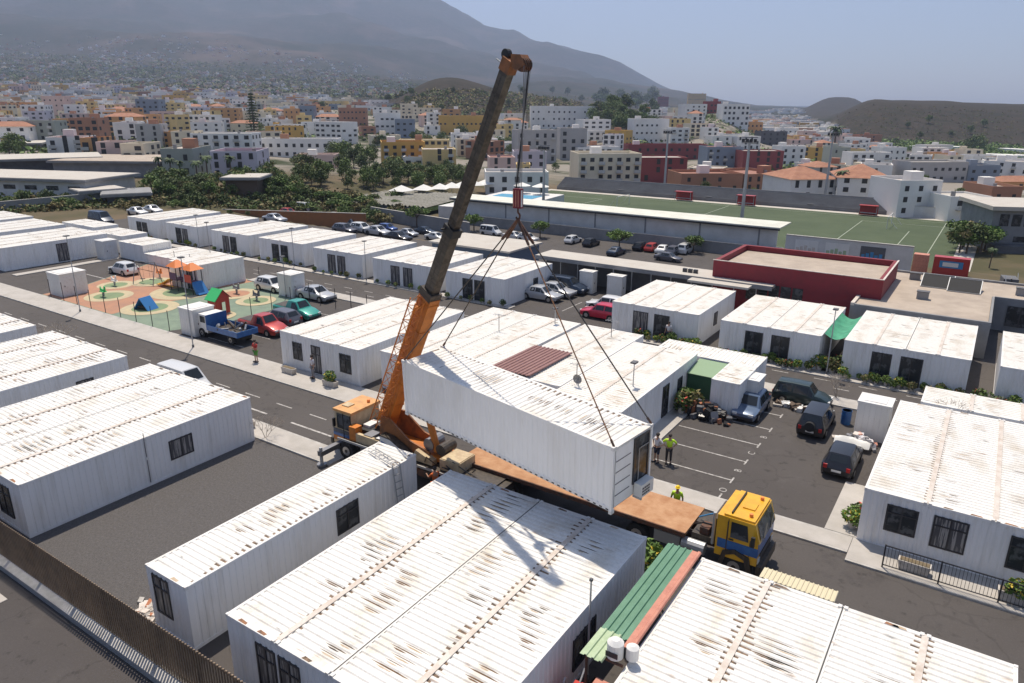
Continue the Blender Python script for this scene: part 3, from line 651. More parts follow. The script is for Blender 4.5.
def outrig(x, s):
    b = MB(); y0 = 25.7 if s < 0 else 27.4; y1 = y0+s*1.75
    b.box(L3(x-.15, min(y0, y1), .62), L3(x+.15, max(y0, y1), .9), 'steel'); b.cyl(L3(x, y1-s*.12, .1), L3(x, y1-s*.12, 1.1), .09, 'galv', 10); b.cyl(L3(x, y1-s*.12, .03), L3(x, y1-s*.12, .13), .28, 'steel', 12)
    b.build('outrigger', t)
outrig(-28.35, -1); outrig(-28.35, 1); outrig(-18.2, -1); outrig(-18.2, 1)
b = MB()
for s in (-1, 1):
    yy = 26.55+s*.62
    b.prism([(-25.7-CX, 1.6), (-22.2-CX, 1.4), (-22.2-CX, 1.8), (-23.6-CX, 2.1), (-24.9-CX, 3.0), (-25.5-CX, 3.0)], yy-CY-.05, yy-CY+.05, 'super_orange')
b.box(L3(-25.3, 25.98, 1.35), L3(-21.0, 27.12, 1.6), 'crane_orange'); b.cyl(L3(-23.5, 26.55, 1.2), L3(-23.5, 26.55, 1.5), .75, 'grease', 20)
b.cyl(L3(-22.4, 26.05, 2.1), L3(-22.4, 27.05, 2.1), .33, 'steel', 14); b.cyl(L3(-21.6, 26.05, 2.0), L3(-21.6, 27.05, 2.0), .3, 'grease', 14)
b.build('superstructure', t)
MB().box(L3(-21.3, 25.6, 1.22), L3(-20.1, 27.0, 1.8), 'crane_cream').box(L3(-21.25, 25.65, 1.802), L3(-20.15, 26.95, 1.84), 'crane_cream').prism([(-23.2-CX, 1.25), (-21.8-CX, 1.25), (-21.8-CX, 1.5), (-22.9-CX, 1.85)], 25.6-CY, 26.0-CY, 'crane_cream').build('counterweight', t)
MB().prism([(-25.2-CX, 1.3), (-23.3-CX, 1.25), (-23.3-CX, 1.5), (-24.5-CX, 2.05), (-25.2-CX, 2.1)], 25.4-CY, 25.85-CY, 'box_white').prism([(-25.1-CX, 1.7), (-23.6-CX, 1.4), (-23.6-CX, 1.52), (-25.1-CX, 1.85)], 25.38-CY, 25.397-CY, 'blue').prism([(-25.2-CX, 2.102), (-24.5-CX, 2.052), (-23.3-CX, 1.502), (-23.3-CX, 1.56), (-24.5-CX, 2.12), (-25.2-CX, 2.18)], 25.4-CY, 25.85-CY, 'grease').build('operator_cab', t)
# boom in its own frame: y along the boom, z its upper side
PV = Vector((-25.6, 26.6, 2.75)); TIP = Vector((-16.35, 24.5, 20.45)); D = (TIP-PV); BL = D.length; D.normalize()
side = D.cross(Vector((0, 0, 1))).normalized(); upv = side.cross(D)
BM = Matrix((side, D, upv)).transposed().to_4x4(); BM.translation = PV-Vector((CX, CY, 0))
def boomobj(b, name, parent=t):
    o = b.build(name, parent); o.matrix_local = BM; return o
b = MB(); e = 8.5
b.box((-.31, -.5, -.44), (.31, e, .44), 'crane_orange')
for yy in (1.2, 2.8, 4.6, 6.4, 8.1): b.box((-.335, yy, -.47), (.335, yy+.1, .47), 'crane_orange')
for yy in (2, 3.4): b.box((-.02, yy, .425), (.2, yy+.5, .5), 'grease')
bm = boomobj(b, 'boom_base_section')
b = MB(); b.box((-.23, e+.002, -.30), (.23, 12.3, .30), 'boom_steel'); b.box((-.235, e+.05, -.02), (.235, 12.2, .06), 'grease'); boomobj(b, 'boom_section')
b = MB(); b.box((-.33, e-.1, -.42), (.33, e+.32, .46), 'grease'); boomobj(b, 'collar'); b = MB(); b.box((-.27, 12.05, -.35), (.27, 12.45, .35), 'black'); b.bar((-.5, 12.25, .2), (.5, 12.25, .2), .06, 'black'); boomobj(b, 'collar')
b = MB(); b.box((-.18, 12.302, -.235), (.18, BL-.4, .235), 'boom_steel'); b.box((-.185, 12.4, -.02), (.185, BL-.5, .05), 'grease'); boomobj(b, 'boom_section')
# head
b = MB(); b.box((-.22, BL-.45, -.28), (.22, BL+.05, .27), 'super_orange'); b.prism([(BL-.1, -.28), (BL+.3, -.1), (BL+.5, -.55), (BL+.3, -.95), (BL-.1, -.6)], -.2, .2, 'super_orange', 'x')
for s in (-.15, -.05, .05, .15): b.cyl((s-.025, BL+.2, -.75), (s+.025, BL+.2, -.75), .25, 'rust_dark', 14)
b.cyl((-.1, BL+.1, .3), (.1, BL+.1, .3), .2, 'black', 14); b.bar((0, BL-.3, .3), (-.0, BL-.3, .75), .05, 'galv'); boomobj(b, 'boom_head')
# lattice jib folded alongside
b = MB(); jx = .74; e_ = 8.4
for (xx, zz) in ((jx-.3, -.3), (jx-.3, .3), (jx+.22, -.3), (jx+.22, .3)): b.cyl((xx, -.3, zz), (xx, e_, zz*.7), .035, 'crane_orange', 6)
k = 0; y = -.2
while y < e_-.3:
    for zz in (-.29, .29): b.cyl((jx-.3 if k % 2 else jx+.22, y, zz), (jx+.22 if k % 2 else jx-.3, y+.45, zz), .018, 'crane_orange', 4)
    for xx in (jx-.3, jx+.22): b.cyl((xx, y, -.29 if k % 2 else .29), (xx, y+.45, .29 if k % 2 else -.29), .018, 'crane_orange', 4)
    y += .45; k += 1
for yy in (.6, 4.2, 7.9): b.bar((jx, yy, 0), (.3, yy, 0), .12, 'crane_orange')
boomobj(b, 'lattice_jib')
cyl0 = L3(-22.0, 26.3, 1.75); cyl1 = (PV+D*4.6-Vector((CX, CY, 0)))+upv*-.4
MB().cyl(cyl0, cyl0.lerp(cyl1, .6), .19, 'crane_orange', 12).cyl(cyl0.lerp(cyl1, .6), cyl1, .11, 'galv', 12).build('luffing_cylinder', t)
# hoist ropes, hook block, slings
hb = thing('hook_block', 'dark red and orange striped hook block hanging on the crane ropes', 'hook block', tuple(HOOK)); hb.scale = (.68, .68, .85)
b = MB(); b.box((-.26, -.16, -.05), (.26, .16, .85), 'maroon')
for i in range(3): b.box((-.262+.17*i, -.164, .02), (-.19+.17*i, -.162, .78), 'salmon'); b.box((-.262+.17*i, .162, .02), (-.19+.17*i, .164, .78), 'box_white')
b.box((.262, -.1, .02), (.265, .06, .78), 'box_white'); b.build('block_body', hb)
b = MB(); b.path([(0, 0, -.05), (0, 0, -.25), (.14, 0, -.36), (.12, 0, -.52), (-.03, 0, -.58), (-.13, 0, -.48)], .055, 'rust_dark', 8); b.build('hook', hb)
hp = t.location
head = PV+D*(BL+.25)-upv*.9
b = MB()
for i in range(5):
    xx = -.2+.1*i
    b.cyl(head+side*(xx*.9), HOOK+Vector((xx*.8, 0, .75)), .014 if i != 1 else .03, 'steel' if i != 1 else 'black', 5)
tag(b.build('hoist_rope'), 'steel hoist ropes running from the boom head down to the hook block', 'rope')
for (u, vv, lab) in ((-hx, -hy, 'wire sling from the hook to the near left corner of the hanging container'), (-hx, hy, 'wire sling from the hook to the far left corner of the hanging container'), (hx-.05, -hy+.03, 'wire sling from the hook to the near right corner of the hanging container'), (hx-.05, hy, 'wire sling from the hook to the far right corner of the hanging container')):
    p = HP(u, vv, hz+.05); q = HOOK+Vector((0, 0, -.5)); b = MB(); b.cyl(p, q, .028, 'rusty' if u > 0 and vv < 0 else 'grease', 6)
    b.cyl(q, q.lerp(p, .12), .06, 'rust_dark', 6); b.cyl(p, p.lerp(q, .03), .05, 'rust_dark', 6)
    tag(b.build('wire_sling'), lab, 'sling')
# two more straps from the hook that pass behind the load
# ---------------------------------------------------------------- flatbed truck
t = thing('flatbed_truck', 'flatbed truck with yellow and blue cab and rusty steel deck under the container', 'truck', (-6.4, 28.0, 0))
def T3(x, y, z): return (x+6.4, y-28.0, z)
b = MB(); b.box(T3(-20.9, 27.45, .75), T3(-5.85, 27.75, 1.05), 'rust_dark'); b.box(T3(-20.9, 28.25, .75), T3(-5.85, 28.55, 1.05), 'rust_dark')
for x in (-19, -16, -13, -10, -8.3): b.box(T3(x, 27.3, .8), T3(x+.2, 28.7, 1.0), 'grease')
b.box(T3(-8.6, 27.2, 1.0), T3(-7.7, 28.7, 1.3), 'grease'); b.box(T3(-8.3, 27.3, 1.3), T3(-7.9, 27.9, 1.6), 'rust_dark'); b.path([T3(-8.6, 27.6, 1.5), T3(-8.2, 27.4, 1.8), T3(-7.7, 27.6, 1.7)], .04, 'black'); b.path([T3(-8.7, 28.4, 1.4), T3(-8.2, 28.3, 1.75), T3(-7.7, 28.5, 1.9)], .035, 'skyblue'); b.box(T3(-10.2, 26.9, .5), T3(-9.0, 27.4, 1.05), 'galv'); b.cyl(T3(-7.9, 27.0, .8), T3(-8.9, 27.0, .8), .28, 'galv', 12)
b.build('chassis', t)
b = MB(); b.box(T3(-21.0, 26.75, 1.28), T3(-8.75, 29.25, 1.4), 'bed_rust'); b.box(T3(-21.0, 26.73, 1.2), T3(-8.75, 26.8, 1.402), 'rust_dark')
for i in range(10): b.box(T3(-20.6+1.2*i, 26.8, 1.12), T3(-20.5+1.2*i, 29.2, 1.28), 'rust_dark')
b.build('deck', t)
b = MB()
b.box(T3(-7.45, 26.8, .9), T3(-5.7, 29.2, 1.95), 'truck_yellow'); b.prism([(T3(-7.45, 0, 0)[0], 1.952), (T3(-5.65, 0, 0)[0], 1.952), (T3(-5.9, 0, 0)[0], 2.78), (T3(-7.45, 0, 0)[0], 2.78)], 26.8-28.0, 29.2-28.0, 'truck_yellow')
b.box(T3(-7.2, 26.86, 2.782), T3(-5.95, 29.14, 2.87), 'truck_yellow'); b.box(T3(-6.7, 27.7, 2.872), T3(-6.2, 28.3, 2.92), 'truck_yellow')
cab = b.build('cab', t)
MB().box(T3(-7.36, 26.78, 1.3), T3(-5.69, 26.797, 1.72), 'blue').box(T3(-5.697, 26.8, 1.35), T3(-5.68, 29.2, 1.95), 'blue').build('stripe', cab)
w1 = MB().prism([(T3(-6.85, 0, 0)[0], 1.9), (T3(-6.1, 0, 0)[0], 1.9), (T3(-6.2, 0, 0)[0], 2.62), (T3(-6.85, 0, 0)[0], 2.62)], 26.775-28, 26.798-28, 'glass').build('side_window', cab)
MB().face([T3(-5.62, 26.98, 2.0), T3(-5.62, 29.02, 2.0), T3(-5.87, 29.0, 2.72), T3(-5.87, 27.0, 2.72)], 'glass').build('windscreen', cab)
MB().box(T3(-7.0, 26.77, 1.0), T3(-6.96, 26.79, 2.6), 'grease').box(T3(-5.95, 26.5, 1.9), T3(-5.8, 26.62, 2.35), 'black').build('mirror', cab)
MB().box(T3(-5.7, 26.8, .45), T3(-5.5, 29.2, .92), 'grease').build('bumper', t)
MB().prism([(T3(-7.25, 0, 0)[0], .55), (T3(-7.1, 0, 0)[0], 1.2), (T3(-6.6, 0, 0)[0], 1.4), (T3(-6.0, 0, 0)[0], 1.2), (T3(-5.85, 0, 0)[0], .55), (T3(-6.05, 0, 0)[0], .55), (T3(-6.2, 0, 0)[0], 1.05), (T3(-6.6, 0, 0)[0], 1.2), (T3(-6.95, 0, 0)[0], 1.05), (T3(-7.08, 0, 0)[0], .55)], 26.72-28, 27.0-28, 'grease').build('mudguard', t)
MB().box(T3(-6.98, 26.783, 1.0), T3(-6.95, 26.796, 2.7), 'grease').box(T3(-6.05, 26.783, 1.0), T3(-6.02, 26.796, 2.0), 'grease').box(T3(-6.9, 26.76, 1.78), T3(-6.7, 26.78, 1.84), 'black').build('door_seam', cab)
MB().box(T3(-5.69, 27.2, 1.0), T3(-5.66, 28.8, 1.3), 'frame_dark').box(T3(-5.69, 26.9, .98), T3(-5.65, 27.15, 1.2), 'lamp_glass').box(T3(-5.69, 28.85, .98), T3(-5.65, 29.1, 1.2), 'lamp_glass').bar(T3(-5.6, 27.3, 2.02), T3(-5.68, 27.9, 2.4), .03, 'black').bar(T3(-5.6, 28.3, 2.02), T3(-5.68, 28.9, 2.4), .03, 'black').build('grille', cab)
MB().cyl(T3(-7.62, 27.0, 1.2), T3(-7.62, 27.0, 2.7), .07, 'galv').box(T3(-7.75, 27.2, 1.0), T3(-7.47, 28.9, 2.3), 'grease').build('air_stack', t)
MB().box(T3(-6.95, 27.0, 2.87), T3(-6.9, 29.0, 2.96), 'black').cyl(T3(-6.2, 27.2, 2.87), T3(-6.2, 27.2, 3.0), .08, 'toy_orange').cyl(T3(-6.2, 28.8, 2.87), T3(-6.2, 28.8, 3.0), .08, 'toy_orange').build('roof_rail', cab)
for x in (-6.6, -11.0, -17.8, -19.1):
    for y in (27.0, 29.0): o = inst('wheel', wm, t, T3(x, y, .52)); inst('rim', rm, o)
# ---------------------------------------------------------------- cars
def lerp(a, b, u): return a+(b-a)*u
CAR = {  # length, width, height, bonnet end, screen top, roof end, tail base (fractions), bonnet height, boot height
 'hatch': (4.0, 1.7, 1.45, .27, .42, .86, .97, .82, .85), 'sedan': (4.4, 1.72, 1.40, .27, .42, .70, .84, .84, .90),
 'suv': (4.3, 1.78, 1.70, .26, .37, .92, .98, 1.02, 1.05), 'van': (4.3, 1.78, 1.85, .17, .30, .97, .995, 1.05, 1.1), 'pickup': (4.9, 1.75, 1.65, .26, .36, .58, .63, 1.0, .98)}
CARP = {}
def car_meshes(kind, paint):
    key = (kind, paint)
    if key in CARP: return CARP[key]
    L, W_, Hh, f1, f2, f3, f4, zh, zb = CAR[kind]
    X = lambda u: L/2-u*L     # front at +x
    hw = W_/2; P = 'paint_'+paint
    # stations: u, bottom z, shoulder z, shoulder half width, top z, top half width
    st = [(0, .32, .55, hw*.80, .62, hw*.70), (.03, .24, .62, hw*.93, .70, hw*.80), (.15, .22, .70, hw, zh-.06, hw*.84), (f1, .22, .78, hw, zh, hw*.86),
          (f2, .22, .86, hw, Hh-.03, hw*.68), ((f2+f3)/2, .22, .88, hw, Hh, hw*.70), (f3, .22, .88, hw, Hh-.05, hw*.67), (f4, .24, .86, hw*.98, zb, hw*.82)]
    if kind == 'sedan': st.append((.97, .26, .82, hw*.95, zb-.02, hw*.80))
    if kind == 'pickup': st += [(.97, .26, .86, hw*.97, zb, hw*.9)]
    st.append((1, .34, .62, hw*.86, zb-.22, hw*.76))
    b = MB(); b.smooth = 32; rows = []
    for (u, z0, zs, ws_, zt_, wt) in st:
        x = X(u); rows.append([(x, ws_*.93, z0), (x, ws_, (z0+zs)/2), (x, ws_*.985, zs), (x, wt, zt_-.02), (x, wt*.8, zt_+.015), (x, -wt*.8, zt_+.015), (x, -wt, zt_-.02), (x, -ws_*.985, zs), (x, -ws_, (z0+zs)/2), (x, -ws_*.93, z0)])
    n = 10; vs_ = [p for r in rows for p in r]; fs = []
    for i in range(len(rows)-1):
        for j in range(n-1): fs.append((i*n+j, i*n+j+1, (i+1)*n+j+1, (i+1)*n+j))
        fs.append((i*n+n-1, i*n, (i+1)*n, (i+1)*n+n-1))
    fs.append(tuple(range(n))); fs.append(tuple(range((len(rows)-1)*n, len(rows)*n))[::-1])
    b.mesh(vs_, fs, P); 
    for ux in (.19, .80):
        for s in (-1, 1): b.cyl((X(ux), s*(hw-.10), .31), (X(ux), s*(hw+.006), .31), .37, 'black', 14)
    if kind == 'pickup': b.box((X(.96), -hw*.8, zb+.016), (X(.64), hw*.8, zb+.022), 'grease')
    body = b.data('body')
    def patch(i, i2, j, j2, a0, a1, b0, b1, off, m='car_glass'):
        # bilinear patch on the shell between stations i,i2 and section points j,j2
        p = [Vector(rows[i][j]), Vector(rows[i2][j]), Vector(rows[i2][j2]), Vector(rows[i][j2])]
        nrm = (p[1]-p[0]).cross(p[3]-p[0]).normalized(); c = sum(p, Vector())/4
        if nrm.dot(c-Vector((c.x*.9, 0, .6))) < 0: nrm.negate()
        def at(a, bb): return p[0].lerp(p[1], a).lerp(p[3].lerp(p[2], a), bb)+nrm*off
        return [at(a0, b0), at(a1, b0), at(a1, b1), at(a0, b1)]
    def pm(q, m, nm): return MB().mesh(q, [(0, 1, 2, 3)], m).data(nm)
    parts = []
    parts.append(('windscreen', pm(patch(3, 4, 4, 5, .12, .93, .0, 1., .012), 'car_glass', 'windscreen')))
    ri = 6
    parts.append(('rear_window', pm(patch(ri, ri+1, 4, 5, .12, .75, .02, .98, .012), 'car_glass', 'rear_window')))
    for (j, j2) in ((2, 3), (7, 6)):
        a = patch(4, 5, j, j2, .0, .94, .12, .86, .012); parts.append(('side_window', pm(a, 'car_glass', 'side_window')))
        if kind != 'pickup' : a = patch(5, 6, j, j2, .06, .95, .12, .86, .012); parts.append(('side_window', pm(a, 'car_glass', 'side_window')))
        a = patch(3, 4, j, j2, .35, .95, .15, .80, .012); parts.append(('quarter_window', pm(a, 'car_glass', 'quarter_window')))
    for s in (-1, 1):
        parts.append(('headlight', MB().box((X(.022)-.02, s*hw*.62-.16, .55), (X(-.004), s*hw*.62+.16, .69), 'lamp_glass').data('headlight')))
        parts.append(('tail_light', MB().box((X(1.004), s*hw*.72-.1, .62), (X(.985), s*hw*.72+.1, .86), 'tail').data('tail_light')))
    parts.append(('number_plate', MB().box((X(1.006), -.26, .48), (X(.99), .26, .6), 'box_white').data('number_plate')))
    parts.append(('bumper', MB().box((X(.02), -hw*.8, .26), (X(-.008), hw*.8, .44), 'frame_dark').data('bumper')))
    wh = MB().cyl((0, -.1, 0), (0, .1, 0), .31, 'rubber', 16).data('wheel'); rim_ = MB().cyl((0, -.105, 0), (0, .105, 0), .19, 'rim', 10).data('rim')
    CARP[key] = (L, hw, body, parts, wh, rim_); return CARP[key]
def car(label, kind, paint, x, y, rz, z=0, extra=None, group='parked cars', small=False, name=None, cat='car', sc=1):
    L, hw, body, parts, wh, rim_ = car_meshes(kind, paint)
    t = thing(name or {'hatch': 'hatchback', 'sedan': 'sedan_car', 'suv': 'suv_car', 'van': 'van', 'pickup': 'pickup_truck'}[kind], label, cat, (x, y, z), rz, group)
    t.scale = (sc,)*3
    inst('body', body, t)
    for nm, me in parts:
        if small and nm in ('quarter_window', 'number_plate', 'bumper', 'headlight', 'tail_light'): continue
        inst(nm, me, t)
    for u in (.19, .80):
        for s in (-1, 1):
            o = inst('wheel', wh, t, (L/2-u*L, s*(hw-.07), .31))
            if not small: inst('rim', rim_, o)
    return t
for n_, c_ in dict(white=(.68, .68, .67), silver=(.42, .43, .45), red=(.45, .04, .03), crimson=(.5, .01, .05), teal=(.03, .30, .24), grey=(.10, .10, .12), black=(.012, .013, .018), bluegrey=(.10, .15, .24), navy=(.015, .03, .06), darkgreen=(.015, .035, .035), blue=(.03, .08, .28)).items(): carpaint(n_, c_)
car('white hatchback parked in a bay left of the playground', 'hatch', 'white', -82.3, 43.6, pi)
t = car('red pickup with a silver sunshade in the windscreen, beside the blue flatbed truck', 'pickup', 'red', -51.0, 38.2, 0)
MB().face([(.75, -.62, 1.08), (.75, .62, 1.08), (.45, .56, 1.45), (.45, -.56, 1.45)], 'sunshade').build('sunshade', t, (.03, 0, .03))
car('grey and maroon hatchback between the red pickup and the teal pickup', 'hatch', 'grey', -51.6, 40.6, pi)
car('teal green pickup with a pale windscreen cover nearest the container end', 'pickup', 'teal', -52.3, 43.0, 0)
car('silver sedan beside a white kiosk beyond the playground', 'sedan', 'silver', -55.6, 48.3, 0)
car('white and blue hatchback behind a kiosk on a painted blue bay', 'hatch', 'white', -62.2, 48.2, 0)
car('silver sedan parked in front of the far container row near the slings', 'sedan', 'silver', -37.0, 61.2, 0)
car('pale saloon partly hidden between the silver sedan and the dark van', 'sedan', 'silver', -36.6, 63.3, 0)
car('dark minivan parked against the end of the far container row', 'suv', 'navy', -36.2, 65.2, 0)
car('white hatchback parked just behind the crimson hatchback', 'hatch', 'white', -29.6, 61.3, pi)
car('crimson hatchback parked beside the doorway container block', 'hatch', 'crimson', -28.8, 58.6, pi)
car('blue-grey hatchback facing the camera in the bays beside the scrap heap', 'hatch', 'bluegrey', -11.0, 44.5, -pi/2, sc=.95)
t = car('dark green off-roader parked crosswise behind the bays, next to the road', 'suv', 'darkgreen', -8.7, 48.2, 0, sc=.84)
t = car('black off-roader with a spare wheel on its back door', 'suv', 'black', -7.0, 44.5, pi/2, sc=.9)
o = inst('spare_wheel', wm, t, (-2.28, 0, .95), pi/2); o.scale = (.62, .7, .62)
t = car('black hatchback seen from behind with a pale tarp at its nose, nearest the right block', 'hatch', 'black', -4.7, 40.05, pi/2, sc=.93)
car('white van parked on the road behind the large left container block', 'van', 'white', -44.2, 26.3, 0, sc=1.0)
car('dark van parked among the far left container blocks', 'van', 'navy', -120.0, 61.3, 0, sc=1.1)
# blue flatbed truck
t = thing('small_flatbed_truck', 'small blue flatbed truck with white cab beside the playground kiosk', 'truck', (-51.8, 35.2, 0), 0)
b = MB(); b.prism([(-2.9, .5), (-1.4, .5), (-1.4, 2.0), (-2.5, 2.0), (-2.85, 1.25)], -.85, .85, 'box_white'); c_ = b.build('cab', t)
MB().box((-2.3, -.865, 1.3), (-1.65, -.852, 1.85), 'glass').build('side_window', c_)
MB().face([(-2.83, -.72, 1.32), (-2.83, .72, 1.32), (-2.55, .72, 1.92), (-2.55, -.72, 1.92)], 'glass').build('windscreen', c_)
b = MB(); b.box((-1.3, -1.0, .8), (2.7, 1.0, .88), 'grease')
for p, q in (((-1.3, -1.02, .8), (2.7, -.98, 1.25)), ((-1.3, .98, .8), (2.7, 1.02, 1.25)), ((2.68, -1.0, .8), (2.74, 1.0, 1.25)), ((-1.34, -1.0, .8), (-1.28, 1.0, 2.05))): b.box(p, q, 'blue')
b.build('load_bed', t); MB().box((-2.6, -.4, .5), (2.6, .4, .7), 'black').build('chassis', t)
for x in (-2.2, 1.6):
    for y in (-.78, .78): o = inst('wheel', wm, t, (x, y, .4)); o.scale = (.76,)*3; k_ = inst('rim', rm, o)
b = MB(); rr = random.Random(3)
for i in range(16):
    p = Vector((rr.uniform(-1, 2.4), rr.uniform(-.8, .8), .95)); q = p+Vector((rr.uniform(-1, 1), rr.uniform(-.4, .4), rr.uniform(.05, .6))); b.bar(p, q, rr.uniform(.06, .2), rr.choice(['steel', 'rust_dark', 'bark', 'galv']))
tag(b.build('scrap_load', None, (-51.8, 35.2, 0)), 'loose metal frames and timber loaded on the blue flatbed', 'scrap load')
# cars in the lower car park beyond
LOT = [((573, 240), 'white', 'hatch'), ((591, 243), 'black', 'hatch'), ((616, 252), 'navy', 'sedan'), ((641, 247), 'black', 'hatch'), ((652, 248), 'red', 'hatch'), ((663, 250), 'white', 'sedan'), ((674, 251), 'grey', 'hatch'), ((685, 250), 'white', 'suv'), ((668, 258), 'grey', 'sedan'), ((491, 232), 'white', 'van'), ((514, 236), 'white', 'sedan'), ((528, 238), 'white', 'hatch'),
 ((302, 217), 'blue', 'sedan'), ((313, 219), 'blue', 'hatch'), ((327, 221), 'silver', 'sedan'), ((334, 216), 'white', 'sedan'), ((289, 212), 'red', 'hatch'), ((305, 208), 'white', 'van'), ((398, 238), 'black', 'sedan'), ((408, 233), 'silver', 'sedan'), ((436, 237), 'white', 'sedan'), ((275, 219), 'silver', 'sedan'), ((352, 224), 'silver', 'suv'), ((362, 229), 'white', 'hatch'), ((378, 232), 'silver', 'sedan'), ((138, 212), 'white', 'sedan'), ((153, 210), 'white', 'sedan'), ((345, 230), 'grey', 'hatch'), ((388, 228), 'blue', 'hatch'), ((425, 231), 'navy', 'sedan')]
for (px, py), c_, k_ in LOT:
    p = GT(px, py+3, 60); car('%s %s in the lower car park beyond the containers' % (dict(navy='dark blue', black='black').get(c_, c_), dict(hatch='hatchback', sedan='sedan', suv='off-roader', van='van')[k_]), k_, c_, p[0], p[1], (pi/2 if px > 560 and px != 668 else 0)+random.uniform(-.06, .06), p[2]+.02, group='cars in the lower car park', small=True)
# ---------------------------------------------------------------- lamp posts, fence, railing, posts
b = MB(); b.cyl((0, 0, 0), (0, 0, .25), .1, 'grey_dark', 8); b.cyl((0, 0, .25), (0, 0, 1), .055, 'grey_dark', 8, .035); lp_m = b.data('post')
def lamp(label, x, y, h=6, z=0, group='slim lamp posts on the container site', arm=.35, head=(.34, .22)):
    t = thing('lamp_post', label, 'lamp post', (x, y, z), 0, group)
    MB().cyl((0, 0, 0), (0, 0, .3), .09, 'grey_dark', 8).cyl((0, 0, .3), (0, 0, h), .05, 'galv', 8, .032).build('pole', t)
    hd = MB().box((-head[0]/2, -head[1], h-.02), (head[0]/2, head[1], h+.07), 'grey_dark').build('lamp_head', t)
    MB().box((-head[0]/2+.04, -head[1]+.04, h-.035), (head[0]/2-.04, head[1]-.04, h-.022), 'lamp_glass').build('lens', hd); return t
lamp('grey lamp post on the pavement in front of the blue flatbed kiosk', -52.0, 32.1, 7.4)
lamp('grey lamp post on the pavement at the left corner of the playground', -70.0, 32.4, 7.2)
for x, y, h, s in ((-58.6, 47.0, 4.2, 'near the kiosk and silver sedan'), (-78, 52, 5.2, 'behind the swing posts'), (-88, 57.2, 4.6, 'in front of the far container row at left'), (-69.5, 57.4, 4.6, 'in front of the middle of the far container row'), (-57.2, 57, 4.4, 'in front of the far container row left of the boom'), (-46.2, 56.3, 4.6, 'in front of the far container row right of the boom'), (-16.5, 38.2, 4.2, 'rising beside the long brown-stained roof'), (-8.4, 54.6, 5.0, 'by the green shade net'), (-27, 46.8, 3.9, 'rising over the patched roof behind the boom')):
    lamp('slim lamp post '+s, x, y, h)
lamp('thin pole beside the foreground block in the alley by the green awning', -8.95, 18.3, 4.1, head=(.1, .05))
# antennas
for (x, y, s) in ((-29.5, 42.8, 'on the patched roof behind the hanging container'), (-19.5, 36.6, 'beside the grey dish on the stained roof under the slings'), (-21.9, 46.2, 'at the far edge of the roof under the slings')):
    t = thing('roof_antenna', 'small television antenna '+s, 'antenna', (x, y, 2.72)); b = MB(); b.cyl((0, 0, 0), (0, 0, 1.3), .025, 'grey_dark', 6)
    b.build('mast', t); b = MB(); b.cyl((-.5, 0, 1.2), (.6, 0, 1.25), .015, 'galv', 5)
    for i in range(5): b.cyl((-.4+.22*i, -.25, 1.22), (-.4+.22*i, .25, 1.22), .012, 'galv', 4)
    b.build('aerial', t)
t = thing('satellite_dish', 'grey satellite dish standing on the stained roof under the slings', 'satellite dish', (-19.2, 36.2, 2.72)); b = MB(); n = 16
b.mesh([(0, .08, .55)]+[(.30*cos(2*pi*i/n), -.08, .5+.30*sin(2*pi*i/n)) for i in range(n)], [(0, i+1, (i+1) % n+1) for i in range(n)], 'grey_wall'); b.build('dish', t); MB().cyl((0, .1, 0), (0, .08, .55), .03, 'galv').cyl((0, .06, .5), (0, -.4, .5), .012, 'galv').build('bracket', t)
# foreground blade fence on a low wall
fx0, fx1 = -46.0, -14.5; FY = 10.3
t = thing('blade_fence', 'tall bronze metal blade fence on a low kerb wall, lower left corner', 'fence', (fx0, FY, 0))
MB().box((0, -.34, -.05), (fx1-fx0, .12, .26), 'grey_wall').box((0, -.35, .262), (fx1-fx0, .13, .30), 'kerb').build('base_wall', t)
n = int((fx1-fx0)/.15)
b = MB()
for i in range(n): b.box((i*.15, -.02, .36), (i*.15+.062, .02, 2.25), 'bronze')
o = b.build('blade', t); o['kind'] = 'stuff'
for z in (.5, 2.0): MB().box((0, .06, z), (fx1-fx0, .10, z+.07), 'bronze').build('rail', t)
for i in range(12): MB().box((i*2.7, .03, .28), (i*2.7+.06, .12, 2.1), 'bronze').build('post', t)
tag(MB().box((-.35, -.22, 0), (.35, .22, .02), 'concrete').build('drain_cover', None, (-30.5, 9.0, .014)), 'pale rectangular drain cover on the pavement outside the blade fence', 'drain cover')
# black railing right
def railing(label, pts, h=1.05):
    t = thing('railing', label, 'railing', (*pts[0], .1)); p0 = Vector((*pts[0], 0))
    for a, c in zip(pts, pts[1:]):
        a = Vector((*a, 0))-p0; c = Vector((*c, 0))-p0; L = (c-a).length; u = (c-a).normalized()
        MB().bar(a+Vector((0, 0, h)), c+Vector((0, 0, h)), .045, 'frame_dark').bar(a+Vector((0, 0, .12)), c+Vector((0, 0, .12)), .035, 'frame_dark').build('rail', t)
        b = MB(); n = int(L/.13)
        for i in range(1, n): q = a+u*(L*i/n); b.box((q.x-.008, q.y-.008, .12), (q.x+.008, q.y+.008, h), 'frame_dark')
        b.build('bars', t)
    for q in pts: q = Vector((*q, 0))-p0; MB().box((q.x-.03, q.y-.03, 0), (q.x+.03, q.y+.03, h+.04), 'frame_dark').build('post', t)
railing('black metal railing along the pavement before the right-hand block', [(-1.45, 31.05), (.65, 31.05), (2.75, 31.05), (4.85, 31.05), (6.95, 31.05)])
